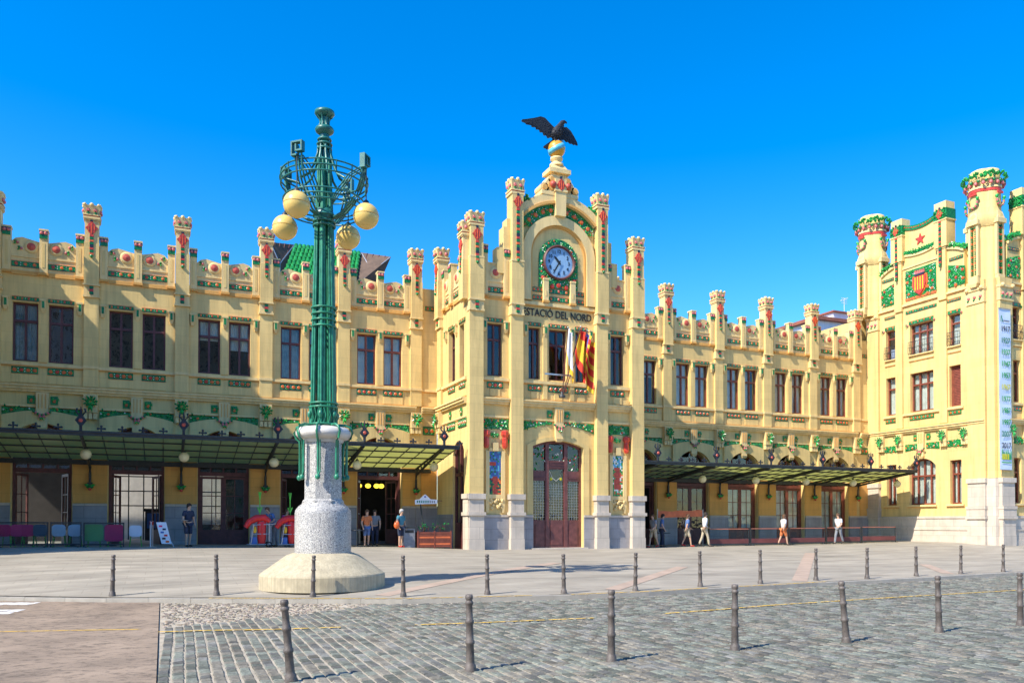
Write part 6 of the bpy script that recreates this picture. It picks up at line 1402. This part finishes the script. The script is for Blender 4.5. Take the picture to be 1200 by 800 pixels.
    for s_ in (-2, 2):
        hip, kn, ak, toe = sh[s_]; a = Vector(ak); skinned('shoe', t, [(a.x, a.y + .05 * k, a.z - .04), (a.x, a.y - .02, a.z - .02), (toe[0], toe[1] - .03, toe[2] + .005)], [(0, 1), (1, 2)], [.042, .045, .036], shoe)
    q = M(); h_ = Vector(hm); r = .098 * k
    for j in range(1, 6):
        pass
    n = 14; rings = []
    for j in range(7):
        a = R(-8 + 98 * j / 6); rings.append([(h_.x + r * cos(a) * cos(2 * pi * i / n), h_.y + .012 + (r * 1.12) * cos(a) * sin(2 * pi * i / n), h_.z + .035 - (.10 * (sin(2 * pi * i / n) > .1) if j == 0 else 0) + r * 1.0 * sin(a)) for i in range(n)])
    q.loft(rings, hair); ob('hair', q, t)
    for s_ in (-1, 1): q = M(); q.ball((h_.x + s_ * .03, h_.y - .088, h_.z + .012), .010, 'black', 6); ob('eye', q, t)
    return t
person('waiter in a dark shirt and dark shorts holding a tray beside the sandwich board', .93, 35.0, 35, 'cloth_navy', 'cloth_navy', 'hair_dark', 'shoe', 'stand', True, 1.74)
t = thing('tray', 'pale tray held by the waiter in dark shorts', 'tray', (.75, 34.66, g(.9, 35) + 1.05)); q = M(); q.lathe([(.16, 0), (.18, .01), (.18, .025)], 'steel', 20); ob('dish', q, t)
person('person in a blue shirt bending behind the left cleaning trolley', 4.35, 35.7, -60, 'cloth_blue', 'cloth_grey', 'hair_brown', 'shoe', 'bend')
person('person in magenta standing between the two cleaning trolleys', 4.95, 36.3, 20, 'cloth_magenta', 'cloth_navy', 'hair_brown', 'shoe', 'stand', False, 1.62)
person('grey haired person in blue with bare legs and red shoes near the litter bin', 9.75, 35.2, 30, 'cloth_teal', 'cloth_navy', 'hair_grey', 'shoe_red', 'stand', True, 1.70)
t = thing('shoulder_bag', 'bright red bag carried by the grey haired person', 'bag', (9.5, 34.95, g(9.7, 35) + .98)); q = M(); q.ball((0, 0, 0), .15, 'tile_orange', 10, (.9, .5, 1)); q.tube([(-.1, 0, .1), (0, 0, .32), (.1, 0, .1)], .015, 'tile_orange', 5); ob('body', q, t)
person('person in an orange top and blue shorts before the dark open door', 8.4, 36.0, 10, 'cloth_orange', 'cloth_blue', 'hair_brown', 'shoe', 'stand', True, 1.66)
person('person in grey standing in the dark open door', 9.0, 36.9, -20, 'cloth_grey', 'cloth_navy', 'hair_dark', 'shoe', 'stand', False, 1.68)
person('man in a white shirt and pale trousers walking by the right wing', 26.2, 35.2, 75, 'cloth_white', 'cloth_khaki', 'hair_dark', 'shoe', 'walk', False, 1.80, True)
person('person in a pale blue shirt walking beside the man in white', 25.3, 35.5, 70, 'cloth_blue', 'cloth_khaki', 'hair_brown', 'shoe_red', 'walk', True, 1.70)
person('person in grey walking just right of the clock pavilion', 23.1, 35.3, -80, 'cloth_grey', 'cloth_khaki', 'hair_brown', 'shoe_red', 'walk', True, 1.70)
person('person in blue close to the orange strip on the right wing', 24.0, 35.9, 60, 'cloth_blue', 'cloth_navy', 'hair_dark', 'shoe', 'stand', False, 1.72)
person('person in white and orange walking before the third right wing door', 31.2, 34.9, 80, 'cloth_white', 'cloth_orange', 'hair_brown', 'shoe', 'walk', True, 1.68)
person('person in a white top walking before the last right wing doors', 35.2, 34.9, -85, 'cloth_white', 'cloth_grey', 'hair_brown', 'shoe', 'walk', False, 1.72)

# ------------------------------------------------------------------ glazed concourse seen through the open doors, and the blocks across the square
q = M()
for k in range(9): x = XL[1] + .4 + .75 * k; q.box(x - .03, x + .03, YW + 9.9, YW + 10.0, .3, 5, 'iron')
for z in (2.2, 3.0, 3.8): q.box(XL[1] - 1, XL[1] + 8, YW + 9.92, YW + 9.98, z, z + .06, 'iron')
ob('glazing_screen', q, ST, Matrix(), kind='stuff')
q = M(); q.box(XL[1] + 2.0, XL[1] + 3.4, YW + 8.6, YW + 9.3, .2, 1.9, 'tile_dark'); q.box(XL[1] + 1.95, XL[1] + 3.45, YW + 8.55, YW + 9.35, 1.9, 2.05, 'iron'); q.box(XL[1] + 2.1, XL[1] + 3.3, YW + 8.57, YW + 8.6, 1.0, 1.8, 'blue_plastic'); t = thing('concourse_kiosk', 'dark kiosk seen through the bright open door of the left wing', 'kiosk', (XL[1] + 2.7, YW + 9, .2)); ob('body', q, t, Matrix())
@cached
def facade_window(): q = M(); q.box(-.6, .6, -.06, .05, 0, 2.0, 'tile_dark'); q.box(-.75, .75, -.12, .05, -.12, 0, 'house_white'); return q
for k, (x0, x1, hgt, m_, l) in enumerate(((-75, -52, 29, 'house_white', 'far left'), (-51.5, -30, 33, 'stone', 'left'), (-29.5, -8, 30, 'house_white', 'middle'), (-7.5, 12, 33, 'stone', 'right'), (12.5, 30, 17, 'house_white', 'far right'))):
    t = thing('apartment_block', f'plain apartment block across the square behind the viewer, {l}', 'building', ((x0 + x1) / 2, -42, 0), 0, 'apartment blocks across the square'); q = M(); q.box(x0, x1, -54, -42, ROAD, hgt, m_); q.box(x0 - .2, x1 + .2, -54, -41.6, hgt, hgt + .5, 'trim'); ob('wall', q, t, Matrix())
    for i in range(int((x1 - x0) / 3.4)):
        for j in range(int(hgt / 3.6)): ob('window', facade_window(), t, T((x0 + 2 + 3.4 * i, -42, 1.2 + 3.6 * j)) @ Matrix.Rotation(pi, 4, 'Z'))
